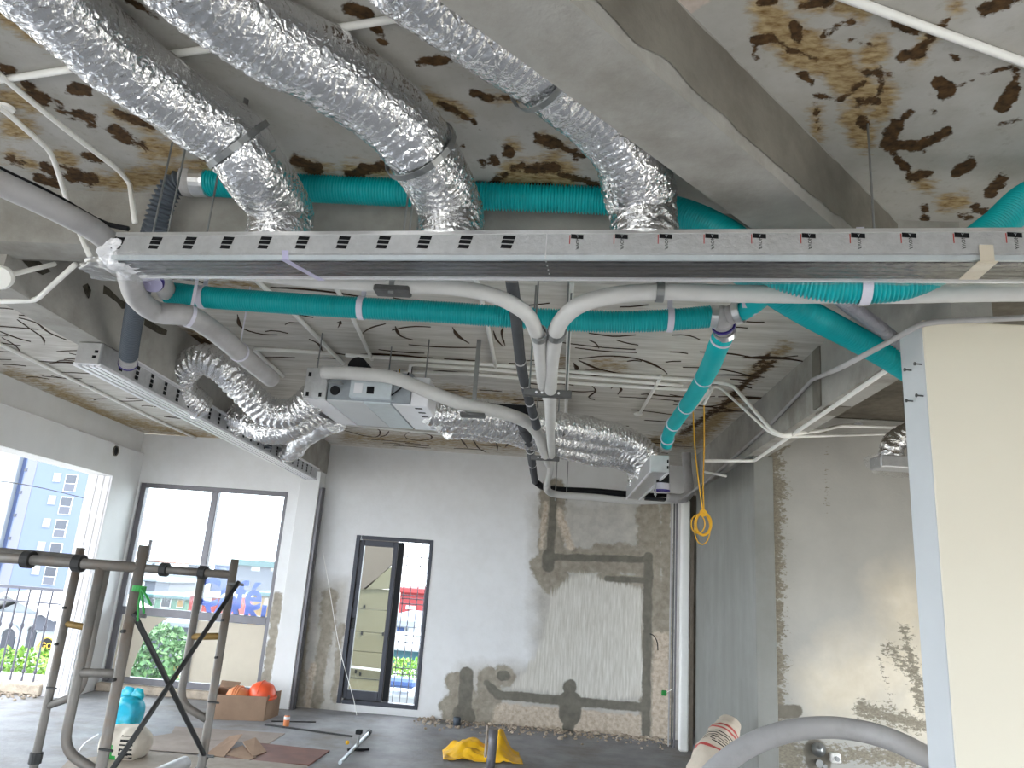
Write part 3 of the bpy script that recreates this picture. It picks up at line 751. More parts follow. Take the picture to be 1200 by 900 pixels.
poly = [(x0 + .08, yF + .032, zm - .055)] + [(p[0], yF + .032, min(p[2], zm - .055)) for p in arc] + [(x0 + .08, yF + .032, z0 + .08)]
link('masking_paper', prism(poly, (0, .003, 0)), M['paper'], w1)
for (x_, y_), dz in (((175, 645), .14), ((160, 707), .05)):
    P = at(x_, y_, y=yF + .02); link('frame_clip', box(P[0] - .02, P[0] + .02, yF - .0, yF + .03, P[2] - dz, P[2] + dz), M['frame_grey'], w1)
M['letter'] = mat('blue_lettering', lin(78, 120, 232), .5)
P = at(259, 695, y=yF + .055)
link('lettering', text_geo('Café', .50, P + (.10, 0, -.02), (1, 0, 0), (0, 0, 1), .003, .012), M['letter'], w1)
P = at(268, 722, y=yF + .056)
link('lettering', text_geo('VÀN', .42, P + (.08, 0, .0), (1, 0, 0), (0, 0, 1), .003, .012), M['letter'], w1)

w2 = win('window_2', 'narrow charcoal framed window with an iron grille on its right half')
x0, x1, z0, z1 = W2
xm = -2.085
for g in (box(x0, x0 + .055, YB - .01, YB + .10, z0, z1), box(x1 - .045, x1, YB - .01, YB + .10, z0, z1), box(x0 + .07, x1 - .045, YB - .01, YB + .10, z1 - .05, z1), box(x0 + .07, x1 - .045, YB - .01, YB + .10, z0, z0 + .05)):
    link('frame_bar', bevel(g, .004), M['frame_dark'], w2)
for g in (box(x0 + .06, x0 + .112, YB + .02, YB + .08, z0 + .055, z1 - .055), box(xm - .055, xm - .0, YB + .02, YB + .08, z0 + .055, z1 - .055), box(x0 + .112, xm - .055, YB + .02, YB + .08, z1 - .13, z1 - .055), box(x0 + .112, xm - .055, YB + .02, YB + .08, z0 + .055, z0 + .16)):
    link('sash_bar', bevel(g, .004), M['frame_dark'], w2)
link('sash_bar', bevel(box(xm + .005, xm + .08, YB + .04, YB + .10, z0 + .055, z1 - .055), .004), M['black'], w2)
link('glass_pane', box(x0 + .11, xm - .05, YB + .045, YB + .052, z0 + .155, z1 - .125), M['glass'], w2)
link('handle', merge(box(x0 + .075, x0 + .10, YB - .02, YB + .02, .98, 1.12), box(x0 + .08, x0 + .095, YB - .04, YB - .02, 1.0, 1.1)), M['black'], w2)
gx0, gx1, gy = xm + .08, x1 - .05, YB + .16
for k in range(4):
    gx = gx0 + .03 + (gx1 - gx0 - .06) * k / 3
    link('grille_bar', rod((gx, gy, z0 + .02), (gx, gy, z1 - .02), .006, 8), M['rail'], w2)
for y_ in (652, 662, 697, 701, 707, 744, 752, 783, 790, 826):
    gz = at(470, y_, y=gy)[2]
    link('grille_crossbar', rod((gx0, gy, gz), (gx1, gy, gz), .006, 8), M['rail'], w2)

# balcony railing
rl = thing('balcony_railing', 'grey iron balcony railing with knuckled bars outside the left opening', 'railing', (-6.6, 9.2, .13))
link('top_rail', bar((-9.0, 9.2, 1.21), (-6.02, 9.2, 1.21), .05, .035), M['rail'], rl)
link('middle_rail', bar((-9.0, 9.2, 1.045), (-6.02, 9.2, 1.045), .02, .02), M['rail'], rl)
for k in range(13):
    X_ = -6.09 - .148 * k
    link('baluster', lathe([(.011, 0), (.011, .10), (.02, .115), (.02, .135), (.011, .15), (.011, .60), (.022, .625), (.022, .65), (.011, .675), (.011, 1.08)], (X_, 9.2, .12), (0, 0, 1), 8), M['rail'], rl)

# ------------------------------------------------------------------ outside
M['bl_blue'] = mat('pale_blue_render', lin(76, 88, 116), .8, var=.03, vscale=.4)
M['bl_blue_d'] = mat('mid_blue_render', lin(58, 70, 102), .8, var=.03, vscale=.4)
M['bl_lav'] = mat('lavender_render', lin(88, 92, 112), .8, var=.03, vscale=.4)
M['pane_dark'] = mat('dark_window_pane', lin(32, 38, 50), .2, var=.2, vscale=1.5)
M['pane_light'] = mat('bright_window_pane', lin(123, 127, 123), .3)
M['trim_white'] = mat('white_trim', lin(164, 168, 172), .6)
M['h_white'] = mat('white_house_render', lin(142, 150, 158), .8, var=.03, vscale=1)
M['r_grey'] = mat('grey_roofing', lin(96, 104, 116), .7, var=.1, vscale=1)
M['r_teal'] = mat('teal_roofing', lin(37, 67, 72), .7, var=.1, vscale=1)
M['r_red'] = mat('red_roofing', lin(109, 22, 28), .7, var=.1, vscale=1)
M['r_tile'] = mat('terracotta_roofing', lin(91, 54, 41), .8, var=.1, vscale=1)
M['c_cream'] = mat('cream_house_render', lin(109, 88, 57), .8, var=.05, vscale=1)
M['c_green'] = mat('mint_house_render', lin(67, 96, 85), .8, var=.05, vscale=1)
M['c_grey'] = mat('grey_house_render', lin(65, 69, 80), .8, var=.06, vscale=1)
M['c_beige'] = mat('beige_board', lin(88, 85, 69), .8, var=.04, vscale=2)
M['c_taupe'] = mat('taupe_render', lin(79, 72, 65), .8, var=.04, vscale=2)
M['yellow_sign'] = mat('yellow_sign_paint', lin(156, 123, 19), .5)
M['blue_tarp'] = mat('blue_tarpaulin', lin(25, 54, 101), .6, var=.2, vscale=3)
M['teal_sheet'] = mat('teal_sheet_roof', lin(22, 71, 82), .6, var=.1, vscale=2)

def xz(px_, py_, Y): p = at(px_, py_, y=Y); return p[0], p[2]
# blue apartment block
Y = 95.0
ap = thing('apartment_block', 'pale blue apartment block seen through the left opening', 'building', (xz(50, 700, Y)[0], Y, -9))
xa, xb = xz(17, 600, Y)[0], xz(99, 600, Y)[0]
link('facade', box(xa, xb, Y, Y + 14, -9, 42), M['bl_blue'], ap)
link('recessed_strip', box(xz(5, 600, Y)[0], xa - .01, Y + 1.2, Y + 12, -9, 42), M['bl_blue_d'], ap)
link('side_wing', box(xz(-60, 600, Y)[0], xz(5, 600, Y)[0] - .01, Y - 1.0, Y + 12, -9, 42), M['h_white'], ap)
link('lavender_panel', box(xa + .2, xa + 1.6, Y - .06, Y, -9, 42), M['bl_lav'], ap)
bx_, bz_ = xz(77, 592.5, Y); sx_, sz_ = xz(61, 586, Y); vx_, vz_ = xz(24.5, 577, Y)
for k in range(-5, 6):
    z_ = bz_ + 3.02 * k
    w_ = link('window', box(bx_ - .85, bx_ + .85, Y - .05, Y + .05, z_ - 1.15, z_ + 1.15), M['trim_white'], ap)
    link('pane', box(bx_ - .75, bx_ + .7, Y - .08, Y, z_ - 1.1, z_ - .15), M['c_grey'], w_)
    link('pane', box(bx_ - .75, bx_ + .7, Y - .08, Y, z_ - .05, z_ + 1.05), M['pane_dark'], w_)
    z_ = sz_ + 3.02 * k
    w_ = link('window', box(sx_ - .55, sx_ + .55, Y - .05, Y + .05, z_ - .62, z_ + .62), M['r_grey'], ap)
    link('pane', box(sx_ - .48, sx_ - .2, Y - .08, Y, z_ - .55, z_ + .55), M['pane_light'], w_)
    link('pane', box(sx_ - .12, sx_ + .48, Y - .08, Y, z_ - .55, z_ + .55), M['pane_light'], w_)
    z_ = vz_ + 3.02 * k
    link('vent', box(vx_ - .2, vx_ + .2, Y - .12, Y, z_ - .2, z_ + .2), M['pane_dark'], ap)

# white gabled house
Y = 32.0
hs = thing('gabled_house', 'white gabled house with arched windows behind the balcony railing', 'house', (xz(20, 780, Y)[0], Y, -9))
xa, za = xz(-40, 715, Y); xb, zb = xz(74, 718, Y); xp, zp = xz(28, 697, Y)
link('wall', prism([(xa, Y, -9), (xb, Y, -9), (xb, Y, zb - .25), (xp, Y, zp - .25), (xa, Y, zb - .8)], (0, 7, 0)), M['h_white'], hs)
rf = link('roof', merge(bar((xb + .4, Y + 3, zb - .2), (xp, Y + 3, zp + .1), 8.2, .16), bar((xp, Y + 3, zp + .1), (xa - .4, Y + 3, zb - .8), 8.2, .16)), M['trim_white'], hs)
link('roof', bar((xz(-5, 706, Y)[0], Y - 1.2, zb + .2), (xz(14, 694, Y)[0], Y - 1.2, zp + .1), .5, .12), M['r_tile'], hs)
for (c_, t_, b2, hw) in ((13, 737, 776, 8), (40, 734, 762, 5)):
    xc, zt = xz(c_, t_, Y); _, zb2 = xz(c_, b2, Y); hw_ = hw / 870 * Y
    pts = [(xc - hw_, Y - .05, zb2), (xc + hw_, Y - .05, zb2)] + [(xc + hw_ * math.cos(a), Y - .05, zt - hw_ + hw_ * math.sin(a)) for a in np.linspace(0, math.pi, 9)]
    w_ = link('arched_window', prism(pts, (0, .1, 0)), M['pane_dark'], hs)
    ring_ = [(xc + (hw_ + .12) * math.cos(a), Y - .08, zt - hw_ + (hw_ + .12) * math.sin(a)) for a in np.linspace(0, math.pi, 9)]
    link('window_arch', sweep(ring_, .09, 6, .2), M['trim_white'], w_)
link('string_course', box(xa, xb, Y - .12, Y, xz(30, 720, Y)[1] - .12, xz(30, 720, Y)[1] + .05), M['trim_white'], hs)
P = at(62, 730, y=Y); link('air_conditioner', bevel(box(P[0] - .45, P[0] + .45, Y - .5, Y - .1, P[2] - .3, P[2] + .3), .03), M['c_grey'], hs)
Y = 20.0
P = at(55, 757, y=Y)
sg = thing('round_sign', 'round dark sign with yellow letters beyond the railing', 'sign', P)
link('disc', lathe([(.19, 0), (.21, .02), (.21, .05), (.19, .06)], P, (0, 1, 0), 24), M['black'], sg)
link('rim', ring(P + (0, -.02, 0), (0, 1, 0), .2, .225, .03, 24), M['yellow_sign'], sg)
link('lettering', text_geo('GO', .22, P + (0, -.03, 0), (1, 0, 0), (0, 0, 1), .01, .004), M['yellow_sign'], sg)
link('post', rod(P + (0, .08, 0), (P[0], P[1] + .08, -9), .04, 8), M['rail'], sg)

def leaves(c, rad, n, size, seed):
    r = np.random.default_rng(seed); V, F = [], []
    for k in range(n):
        d = r.normal(size=3); d /= np.linalg.norm(d); d *= r.uniform(.5, 1) ** .5
        p = np.asarray(c) + d * np.asarray(rad)
        u = unit(r.normal(size=3) + (0, 0, .3)); v = unit(np.cross(u, r.normal(size=3))); w = np.cross(u, v)
        L = size * r.uniform(.6, 1.3)
        o = len(V)
        V += [p, p + u * L * .5 + v * L * .3 + w * L * .05, p + u * L, p + u * L * .5 - v * L * .3 + w * L * .05]
        F.append((o, o + 1, o + 2, o + 3))
    return np.array(V), F
sh = thing('shrub', 'bright green shrub behind the balcony railing', 'shrub', (-8.2, 11.3, -.6))
link('foliage', leaves(at(32, 778, y=11.3), (.55, .35, .22), 900, .085, 3), M['leaf'], sh)
tag(sh.children[0], kind='stuff')
link('stem', merge(*[rod((-8.2 + dx, 11.3, -.6), at(32 + dx * 60, 780, y=11.3), .015, 6) for dx in (-.2, .0, .2)]), M['wood'], sh)
link('planter', bevel(box(-9.2, -7.2, 11.0, 11.6, -1.2, -.55), .02), M['white_worn'], sh)
link('planter_arm', rod((-8.2, 11.6, -.9), (-8.2, 11.6, -9), .08, 8), M['white_worn'], sh)
solo('overhead_wire', sweep([at(-12, 563, y=40), at(10, 565, y=40), at(50, 572, y=40), at(112, 587, y=40)], .025, 6, 1.0), M['black'], 'thin dark wire sagging across the blue apartment block', 'wire')
tr = thing('tree', 'green leafy tree behind the cut paper of the big window', 'tree', (*at(175, 790, y=17)[:2], -9))
link('crown', leaves(at(180, 772, y=17), (.75, .8, .75), 1500, .16, 5), M['leaf_dark'], tr); tag(tr.children[0], kind='stuff')
link('trunk', sweep([(*at(180, 800, y=17)[:2], -9), at(180, 800, y=17)], [.16, .1], 8, .6), M['wood'], tr)

def house(name, label, Y, a, b, t, bot, wallm, roofm, wins=(), roof_h=.25, over=.3, depth=6):
    xa, zt = xz(a, t, Y); xb, _ = xz(b, t, Y)
    o = thing(name, label, 'building', ((xa + xb) / 2, Y, -9))
    link('wall', box(xa, xb, Y, Y + depth, -9, zt - roof_h), wallm, o)
    link('roof', bevel(box(xa - over, xb + over, Y - over, Y + depth + over, zt - roof_h, zt), .04), roofm, o)
    for (c_, r_, hw, hh, pm) in wins:
        xc, zc = xz(c_, r_, Y); w_ = hw / 870 * Y; h_ = hh / 870 * Y
        f_ = link('window', box(xc - w_, xc + w_, Y - .06, Y + .02, zc - h_, zc + h_), M['trim_white'], o)
        link('pane', box(xc - w_ * .85, xc + w_ * .85, Y - .09, Y, zc - h_ * .85, zc + h_ * .85), pm, f_)
    return o
house('town_house', 'mint green roofed shop house in the left pane of the big window', 60, 150, 222, 694, 716, M['c_green'], M['r_teal'], [(195, 705, 6, 7, M['pane_dark']), (212, 705, 4, 7, M['c_cream']), (178, 704, 4, 6, M['pane_dark'])])
house('town_house', 'grey walled house with a pale roof left of the mullion', 80, 146, 200, 676, 700, M['c_grey'], M['r_grey'], [(166, 684, 4, 3, M['pane_light'])])
house('town_house', 'white house under the scaffold bar beside the mullion', 92, 198, 236, 672, 700, M['h_white'], M['r_grey'], [(216, 682, 3, 3, M['pane_dark'])])
house('town_house', 'distant low house with a terracotta roof on the skyline', 150, 166, 205, 656, 680, M['h_white'], M['r_tile'], [(180, 662, 2, 2, M['pane_dark'])])
house('town_house', 'distant pale house with a grey roof on the skyline', 170, 186, 235, 658, 680, M['c_grey'], M['r_grey'])
house('town_house', 'tall house with a teal roof behind the blue lettering', 75, 276, 345, 655, 700, M['c_grey'], M['r_teal'], [(300, 666, 5, 3, M['pane_light']), (322, 666, 4, 3, M['pane_light'])], roof_h=.6)
house('town_house', 'blue grey block behind the right scaffold post', 95, 252, 280, 660, 700, M['bl_blue_d'], M['r_grey'], [(262, 668, 3, 2, M['pane_dark'])])
house('town_house', 'cream walled house at the right of the big window', 45, 298, 345, 693, 730, M['c_cream'], M['r_teal'], [(312, 706, 2, 5, M['pane_light'])])
house('town_house', 'red shuttered house below the blue lettering', 55, 224, 262, 694, 730, M['r_red'], M['h_white'], [(240, 703, 8, 3, M['pane_light'])])
house('town_house', 'dark grey house low behind the cut masking paper', 40, 176, 240, 726, 800, M['c_grey'], M['r_grey'], [(196, 752, 4, 7, M['pane_light']), (206, 738, 5, 5, M['bl_blue'])])
P = at(206, 795, y=30)
s2 = thing('shop_sign', 'small yellow and white shop sign low in the big window', 'sign', (P[0], 30, -9))
link('panel', box(P[0] - .25, P[0] + .35, 30, 30.1, P[2] - .5, P[2] + .9), M['trim_white'], s2)
link('yellow_panel', box(P[0] - .22, P[0] + .1, 29.96, 30, P[2] - .45, P[2] + .45), M['yellow_sign'], s2)
link('post', rod((P[0], 30.15, -9), (P[0], 30.15, P[2] - .4), .06, 8), M['rail'], s2)
mast = at(263, 650, y=120)
ms = thing('antenna_mast', 'thin lattice mast rising above the skyline', 'mast', (mast[0], 120, -9))
link('mast_pole', rod((mast[0], 120, -9), (mast[0], 120, mast[2] + 1.5), .12, 6), M['rail'], ms)
for k in range(3): link('cross_arm', bar((mast[0] - .6, 120, mast[2] + .4 * k), (mast[0] + .6, 120, mast[2] + .4 * k), .08, .08), M['rail'], ms)

# seen through the narrow window
Y = 11.6
nb = thing('neighbour_wall', 'beige boarded wall seen through the left leaf of the narrow window', 'wall', (xz(440, 800, Y)[0], Y, -9))
xa, xb = xz(408, 740, Y)[0], xz(462, 740, Y)[0]
for za, zb in ((-9, xz(440, 797, Y)[1]), (xz(440, 796, Y)[1], xz(440, 765, Y)[1]), (xz(440, 764.6, Y)[1], xz(440, 742, Y)[1]), (xz(440, 741.6, Y)[1], xz(440, 715, Y)[1]), (xz(440, 714.6, Y)[1], xz(440, 690, Y)[1])):
    link('panel', bevel(box(xa, xb - .02, Y, Y + .1, za, zb), .006), M['c_beige'], nb)
pz = lambda a, b_: (xz(a, b_, Y)[0], Y - .02, xz(a, b_, Y)[1])
link('panel', prism([pz(415, 690), pz(430, 690), pz(466, 655), pz(466, 600), pz(415, 600)], (0, .1, 0)), M['c_taupe'], nb)
link('panel', prism([pz(426, 690.3), pz(458, 690.3), pz(464, 660)], (0, .1, 0)), M['c_beige'], nb)
link('rail', bar((xa, Y - .03, xz(440, 783, Y)[1]), (xb, Y - .03, xz(440, 785, Y)[1]), .03, .03), M['trim_white'], nb)
for x_, y_ in ((427, 711), (424, 742), (449, 743), (417, 787), (422, 790)):
    P = at(x_, y_, y=Y - .01); link('fixing', box(P[0] - .013, P[0] + .013, Y - .02, Y, P[2] - .025, P[2] + .025), M['black'], nb)
house('red_roofed_house', 'red house seen through the iron grille', 38, 470, 530, 688, 740, M['r_red'], M['r_red'], [(482, 712, 6, 2, M['trim_white'])])
house('tank_house', 'white and blue rooftop structure behind the grille', 26, 452, 480, 724, 760, M['h_white'], M['r_grey'], [(470, 737, 5, 4, M['blue_tarp'])])
house('low_shed', 'low shed with a teal sheet roof behind the grille', 20, 440, 506, 753, 775, M['teal_sheet'], M['h_white'], [], .12, depth=4)
house('parapet_house', 'white parapet low behind the grille', 15.5, 440, 506, 806, 830, M['h_white'], M['h_white'], [], .1, depth=3)
tp = solo('blue_tarpaulin', bevel(box(xz(452, 800, 15)[0], xz(486, 800, 15)[0], 15.0, 15.4, xz(460, 806, 15)[1], xz(460, 795, 15)[1]), .05), M['blue_tarp'], 'blue bundle on the white parapet behind the grille', 'tarpaulin')
s3 = thing('shrub', 'yellow green plant behind the grille of the narrow window', 'shrub', (*at(475, 795, y=16.5)[:2], at(475, 800, y=16.5)[2]))
link('foliage', leaves(at(476, 783, y=16.5), (.42, .3, .18), 400, .1, 9), M['leaf'], s3); tag(s3.children[0], kind='stuff')
link('stem', rod(at(470, 800, y=16.5), at(466, 770, y=16.5), .015, 6), M['wood'], s3)

# ------------------------------------------------------------------ overhead services
def px3(pts):
    """[(px, py, 'y'|'z', value)] -> world points"""
    out = []
    for a_, b_, k, v in pts:
        out.append(at(a_, b_, **{k: v}))
    return out

def foil_geo(pts, r, ds=.008, seg=56, pitch=.03, amp=1.0, seed=1, ringamp=.010):
    """A limp foil sleeve: shallow wire rings, long pressed folds and many small sharp creases across the run."""
    def wrapn(sf, cf, ph, sd, S, TH):
        # noise over (length, circumference) that closes on itself
        return noise3(np.stack([S.ravel() * sf + ph, np.cos(TH.ravel()) * cf, np.sin(TH.ravel()) * cf + seed * 3.7], 1), sd)
    def rf(S, TH, C0):
        skew = .006 * np.sin(TH * 2 + seed) + .012 * noise3(np.stack([S.ravel() * 14, np.cos(TH).ravel() * 2.2, np.sin(TH).ravel() * 2.2 + seed], 1), seed + 3).reshape(S.shape)
        S2 = S + skew
        c1 = 1 - np.abs(wrapn(58, 2.6, 0, seed, S2, TH)) * 2          # ridged creases across the run
        c2 = 1 - np.abs(wrapn(110, 5.5, 7, seed + 9, S2, TH)) * 2
        big = wrapn(6.5, 1.0, 3, seed + 4, S, TH)
        mid = wrapn(17, 2.0, 5, seed + 6, S, TH)
        press = np.clip(wrapn(2.2, .8, 9, seed + 12, S, TH) * 1.4 + .55, .25, 1)   # some stretches are pressed smoother
        rg = np.cos(2 * np.pi * (S2.ravel() / pitch))
        f = 1 + amp * (.055 * big + .028 * mid + press * (.034 * c1 + .016 * c2) + ringamp * rg)
        return f.reshape(S.shape)
    return sweep(pts, r, seg, ds, rf)

def ribbed_geo(pts, r, pitch, depth=.05, seg=22, per=4):
    return sweep(pts, r, seg, pitch / per, lambda S, TH, C: 1 - depth + depth * np.cos(2 * np.pi * S / pitch))

def wrapped_geo(pts, r, seg=16, ds=.02, turn=.075):
    return sweep(pts, r, seg, ds, lambda S, TH, C: 1 + .022 * (((S / turn + TH / (2 * np.pi)) % 1)) + .012 * noise3(np.stack([S.ravel() * 9, np.cos(TH).ravel(), np.sin(TH).ravel()], 1), 2).reshape(S.shape))

def along(pts, f):
    P = smooth_path(pts, .02); i = int(f * (len(P) - 1)); i = min(max(i, 1), len(P) - 2)
    return P[i], unit(P[i + 1] - P[i - 1])

def strap(parent, c, axis, r, m, w=.03, drop=None, t=.004, name='strap'):
    o = link(name, ring(c, axis, r, r + t, w, 22), m, parent)
    if drop is not None:
        top = np.array([c[0], c[1], drop]); side = np.array([c[0], c[1], c[2] + r])
        link('hanger_strip', bar(side, top, w * .8, .003, unit(np.cross(axis, (0, 0, 1)))), m, parent)
    return o

# --- the long slot diffuser across the picture
PO = np.array([-1.72, 2.445, 0.]); PU = unit((3.1, -.291, 0)); PV = np.array([-PU[1], PU[0], 0])
def pt(s, t, z): return PO + PU * s + PV * t + np.array([0, 0, z])
def pbox(s0, s1, t0, t1, z0, z1): return obox(pt((s0 + s1) / 2, (t0 + t1) / 2, (z0 + z1) / 2), PU, PV, (0, 0, 1), (s1 - s0) / 2, (t1 - t0) / 2, (z1 - z0) / 2)
PL = 4.7
pln = thing('slot_diffuser', 'long foil faced slot diffuser box wrapped in clear film across the picture', 'diffuser', pt(1.7, .09, 2.80))
link('box', bevel(pbox(0, PL, 0, .178, 2.815, 2.905), .006), M['facing'], pln)
link('slot_back', pbox(.01, PL - .01, .012, .165, 2.811, 2.8145), M['black'], pln)
for t_ in (.0, .168): link('slot_edge', pbox(0, PL, t_, t_ + .011, 2.797, 2.8145), M['film_white'] if t_ else M['galv_light'], pln)
for k in range(4): link('slot_blade', pbox(.01, PL - .01, .028 + .034 * k, .046 + .034 * k, 2.798, 2.810), M['slot'], pln)
link('top_tape', pbox(0, PL, -.001, .012, 2.893, 2.907), M['foil_soft'], pln)
def s_at(px_, py_=285):
    # where the sight line meets the front face
    d = CM @ np.array([px_ - 600., 450. - py_, FPX]); t = (PV @ (PO - CAM * (1, 1, 0))) / (PV @ d)
    P = CAM + t * d
    return (P - PO) @ PU, P[2]
first = None
for px_ in (138, 182, 222, 266, 310, 354, 402, 449, 497, 545, 595):
    s_, _z = s_at(px_)
    if first is None:
        g = []
        for k, zz in enumerate((2.880, 2.864, 2.846)):
            g.append(obox(pt(s_ + .004 * (1 - k), -.0008, zz), unit(PU - (0, 0, .06)), PV, unit(np.array((0, 0, 1)) + PU * .25), .021 if k < 2 else .019, .0006, .0068))
        s_first = s_
        first = link('printed_mark', merge(*g), M['ink'], pln)
    else: shared('printed_mark', first, pln, PU * (s_ - s_first))
first = None
for px_ in (676, 728, 780, 834, 890, 948, 1006, 1066, 1128, 1190):
    s_, _z = s_at(px_)
    if first is None:
        s_first = s_
        first = link('printed_mark', merge(obox(pt(s_, -.0008, 2.882), unit(PU - (0, 0, .08)), PV, (0, 0, 1), .021, .0006, .0078)), M['ink'], pln)
        wht = link('mark_letter', text_geo('Y', .014, pt(s_ + .002, -.0018, 2.882), PU, (0, 0, 1), .0006), M['trim_white'], first)
        txt = link('printed_text', text_geo('NOVA', .016, pt(s_ + .002, -.0008, 2.857), (0, 0, -1), PU, .0006), M['ink'], pln)
        red = link('printed_line', pbox(s_ - .026, s_ - .023, -.0012, -.0002, 2.855, 2.888), M['ink_red'], pln)
    else:
        o = shared('printed_mark', first, pln, PU * (s_ - s_first)); shared('mark_letter', wht, o, (0, 0, 0))
        shared('printed_text', txt, pln, PU * (s_ - s_first)); shared('printed_line', red, pln, PU * (s_ - s_first))
s_, _ = s_at(333, 310)
link('tape_strip', merge(obox(pt(s_, -.003, 2.815), unit(PU), PV, unit(np.array((0, 0, 1)) - PU * .2), .012, .001, .016), obox(pt(s_ + .03, .09, 2.795), unit(PU), unit(PV + PU * .35), (0, 0, 1), .013, .1, .001)), M['lilac'], pln)
s_, _ = s_at(1155, 310)
link('tape_strip', merge(obox(pt(s_, -.014, 2.812), PU, PV, (0, 0, 1), .02, .001, .03), obox(pt(s_, .05, 2.785), PU, PV, (0, 0, 1), .028, .07, .001)), M['paper'], pln)
s_, _ = s_at(175, 305)
link('knockout', lathe([(.02, 0), (.02, .003)], pt(s_, .07, 2.796), (0, 0, 1), 12), M['black'], pln)
s_, _ = s_at(640, 290)
link('joint_seam', pbox(s_ - .002, s_ + .002, -.002, .18, 2.80, 2.907), M['foil_soft'], pln)
# clear film round the box, bunched at the left end
sec = [(-.0115, 2.822), (-.012, 2.806), (-.004, 2.790), (.04, 2.786), (.09, 2.787), (.14, 2.786), (.182, 2.790), (.19, 2.81), (.192, 2.86), (.189, 2.91), (.13, 2.915)]
sec = np.array(sec); nsec = 44
Ls = np.concatenate([[0], np.cumsum(np.linalg.norm(np.diff(sec, axis=0), axis=1))]); q = np.linspace(0, Ls[-1], nsec)
sec = np.stack([np.interp(q, Ls, sec[:, 0]), np.interp(q, Ls, sec[:, 1])], 1)
ss = np.arange(-.16, PL + .01, .011)
V = []
for s_ in ss:
    k = 1 if s_ > .05 else 1 - .55 * ((.05 - s_) / .21) ** 1.5
    c_ = np.array([.09, 2.82])
    pr = c_ + (sec - c_) * k
    if s_ < .05: pr[:, 1] -= .02 * ((.05 - s_) / .21)
    V.append(PO + PU * s_ + PV * pr[:, :1] + np.array([0, 0, 1]) * pr[:, 1:])
V = np.array(V)
S_, Q_ = np.meshgrid(ss, q, indexing='ij')
a_ = .003 + .012 * np.clip((.30 - S_) / .4, 0, 1) + .004 * np.exp(-((S_ - 2.95) / .25) ** 2)
n_ = noise3(np.stack([S_.ravel() * 7, Q_.ravel() * 42 + S_.ravel() * 9, 0 * S_.ravel()], 1), 21).reshape(S_.shape) + .6 * noise3(np.stack([S_.ravel() * 22, Q_.ravel() * 70 - S_.ravel() * 20, 1 + 0 * S_.ravel()], 1), 22).reshape(S_.shape)
nrm = np.cross(np.gradient(V, axis=0), np.gradient(V, axis=1)); nrm /= np.linalg.norm(nrm, axis=2)[..., None] + 1e-9
V = V + nrm * (np.abs(n_) * a_)[..., None] * -1
ni, nj = S_.shape
F = [(i * nj + j, (i + 1) * nj + j, (i + 1) * nj + j + 1, i * nj + j + 1) for i in range(ni - 1) for j in range(nj - 1)]
link('plastic_wrap', (V.reshape(-1, 3), F), M['film'], pln, smooth=True, recalc=False)
# loose bunched end of the film: a crumpled opaque-looking wad of many folds
g = blob((0, 0, 0), (.07, .10, .055), 40, 26, .35, 28, 5)
g = (pt(-.015, .085, 2.835) + g[0][:, :1] * PU + g[0][:, 1:2] * PV + g[0][:, 2:] * np.array([0, 0, 1]), g[1])
link('film_end', g, M['film_white'], pln)
g = blob((0, 0, 0), (.05, .05, .03), 30, 20, .4, 30, 8)
g = (pt(.02, .1, 2.785) + g[0][:, :1] * PU + g[0][:, 1:2] * PV + g[0][:, 2:] * np.array([0, 0, 1]), g[1])
link('film_end', g, M['film'], pln)
for px_, n_r in ((225, 1), (463, 2), (1036, 1), (178, 1), (160, 1)):
    s_, _ = s_at(px_, 270)
    for k in range(n_r): link('hanger_rod', rod(pt(s_ + .022 * k, .09, 2.9), pt(s_ + .022 * k, .09, CEIL), .004, 8), M['steel'], pln)
for px_ in (305, 512, 750):
    s_, _ = s_at(px_, 268)
    link('spigot', lathe([(.085, 0), (.085, .05)], pt(s_ + .012, .115, 2.9), (0, 0, 1), 24), M['galv'], pln)

# --- three flexible foil ducts rising from it
def duct_end(px_): s_, _ = s_at(px_, 268); return [pt(s_ + .005, .13, 3.05), pt(s_ + .012, .118, 2.97), pt(s_ + .012, .115, 2.902)]
D1 = px3([(-70, -150, 'z', 3.22), (10, -55, 'z', 3.22), (80, 15, 'z', 3.22), (150, 78, 'z', 3.21), (225, 130, 'z', 3.20), (275, 165, 'z', 3.17), (292, 190, 'z', 3.12)]) + duct_end(304)
D2 = px3([(90, -160, 'z', 3.22), (200, -45, 'z', 3.22), (300, 32, 'z', 3.22), (390, 85, 'z', 3.22), (455, 132, 'z', 3.20), (492, 176, 'z', 3.14)]) + duct_end(512)
D3 = px3([(370, -150, 'z', 3.23), (490, -28, 'z', 3.23), (620, 68, 'z', 3.23), (695, 128, 'z', 3.22), (735, 178, 'z', 3.16)]) + duct_end(751)
for P, lab, r_, f_, sd in ((D1, 'leftmost crinkled foil duct dropping into the long slot diffuser', .118, .70, 1), (D2, 'middle crinkled foil duct curving down to the long slot diffuser', .122, .74, 2), (D3, 'right crinkled foil duct tucked beside the diagonal beam', .120, .50, 3)):
    d = thing('flexible_duct', lab, 'duct', P[-1], 'foil ducts above the long slot diffuser')
    link('sleeve', foil_geo(P, r_, .0055, 96, .030, 1.0, sd), M['foil'], d)
    c_, ax = along(P, f_)
    strap(d, c_, ax, r_ * 1.085, M['steel'], .022, CEIL - .001)

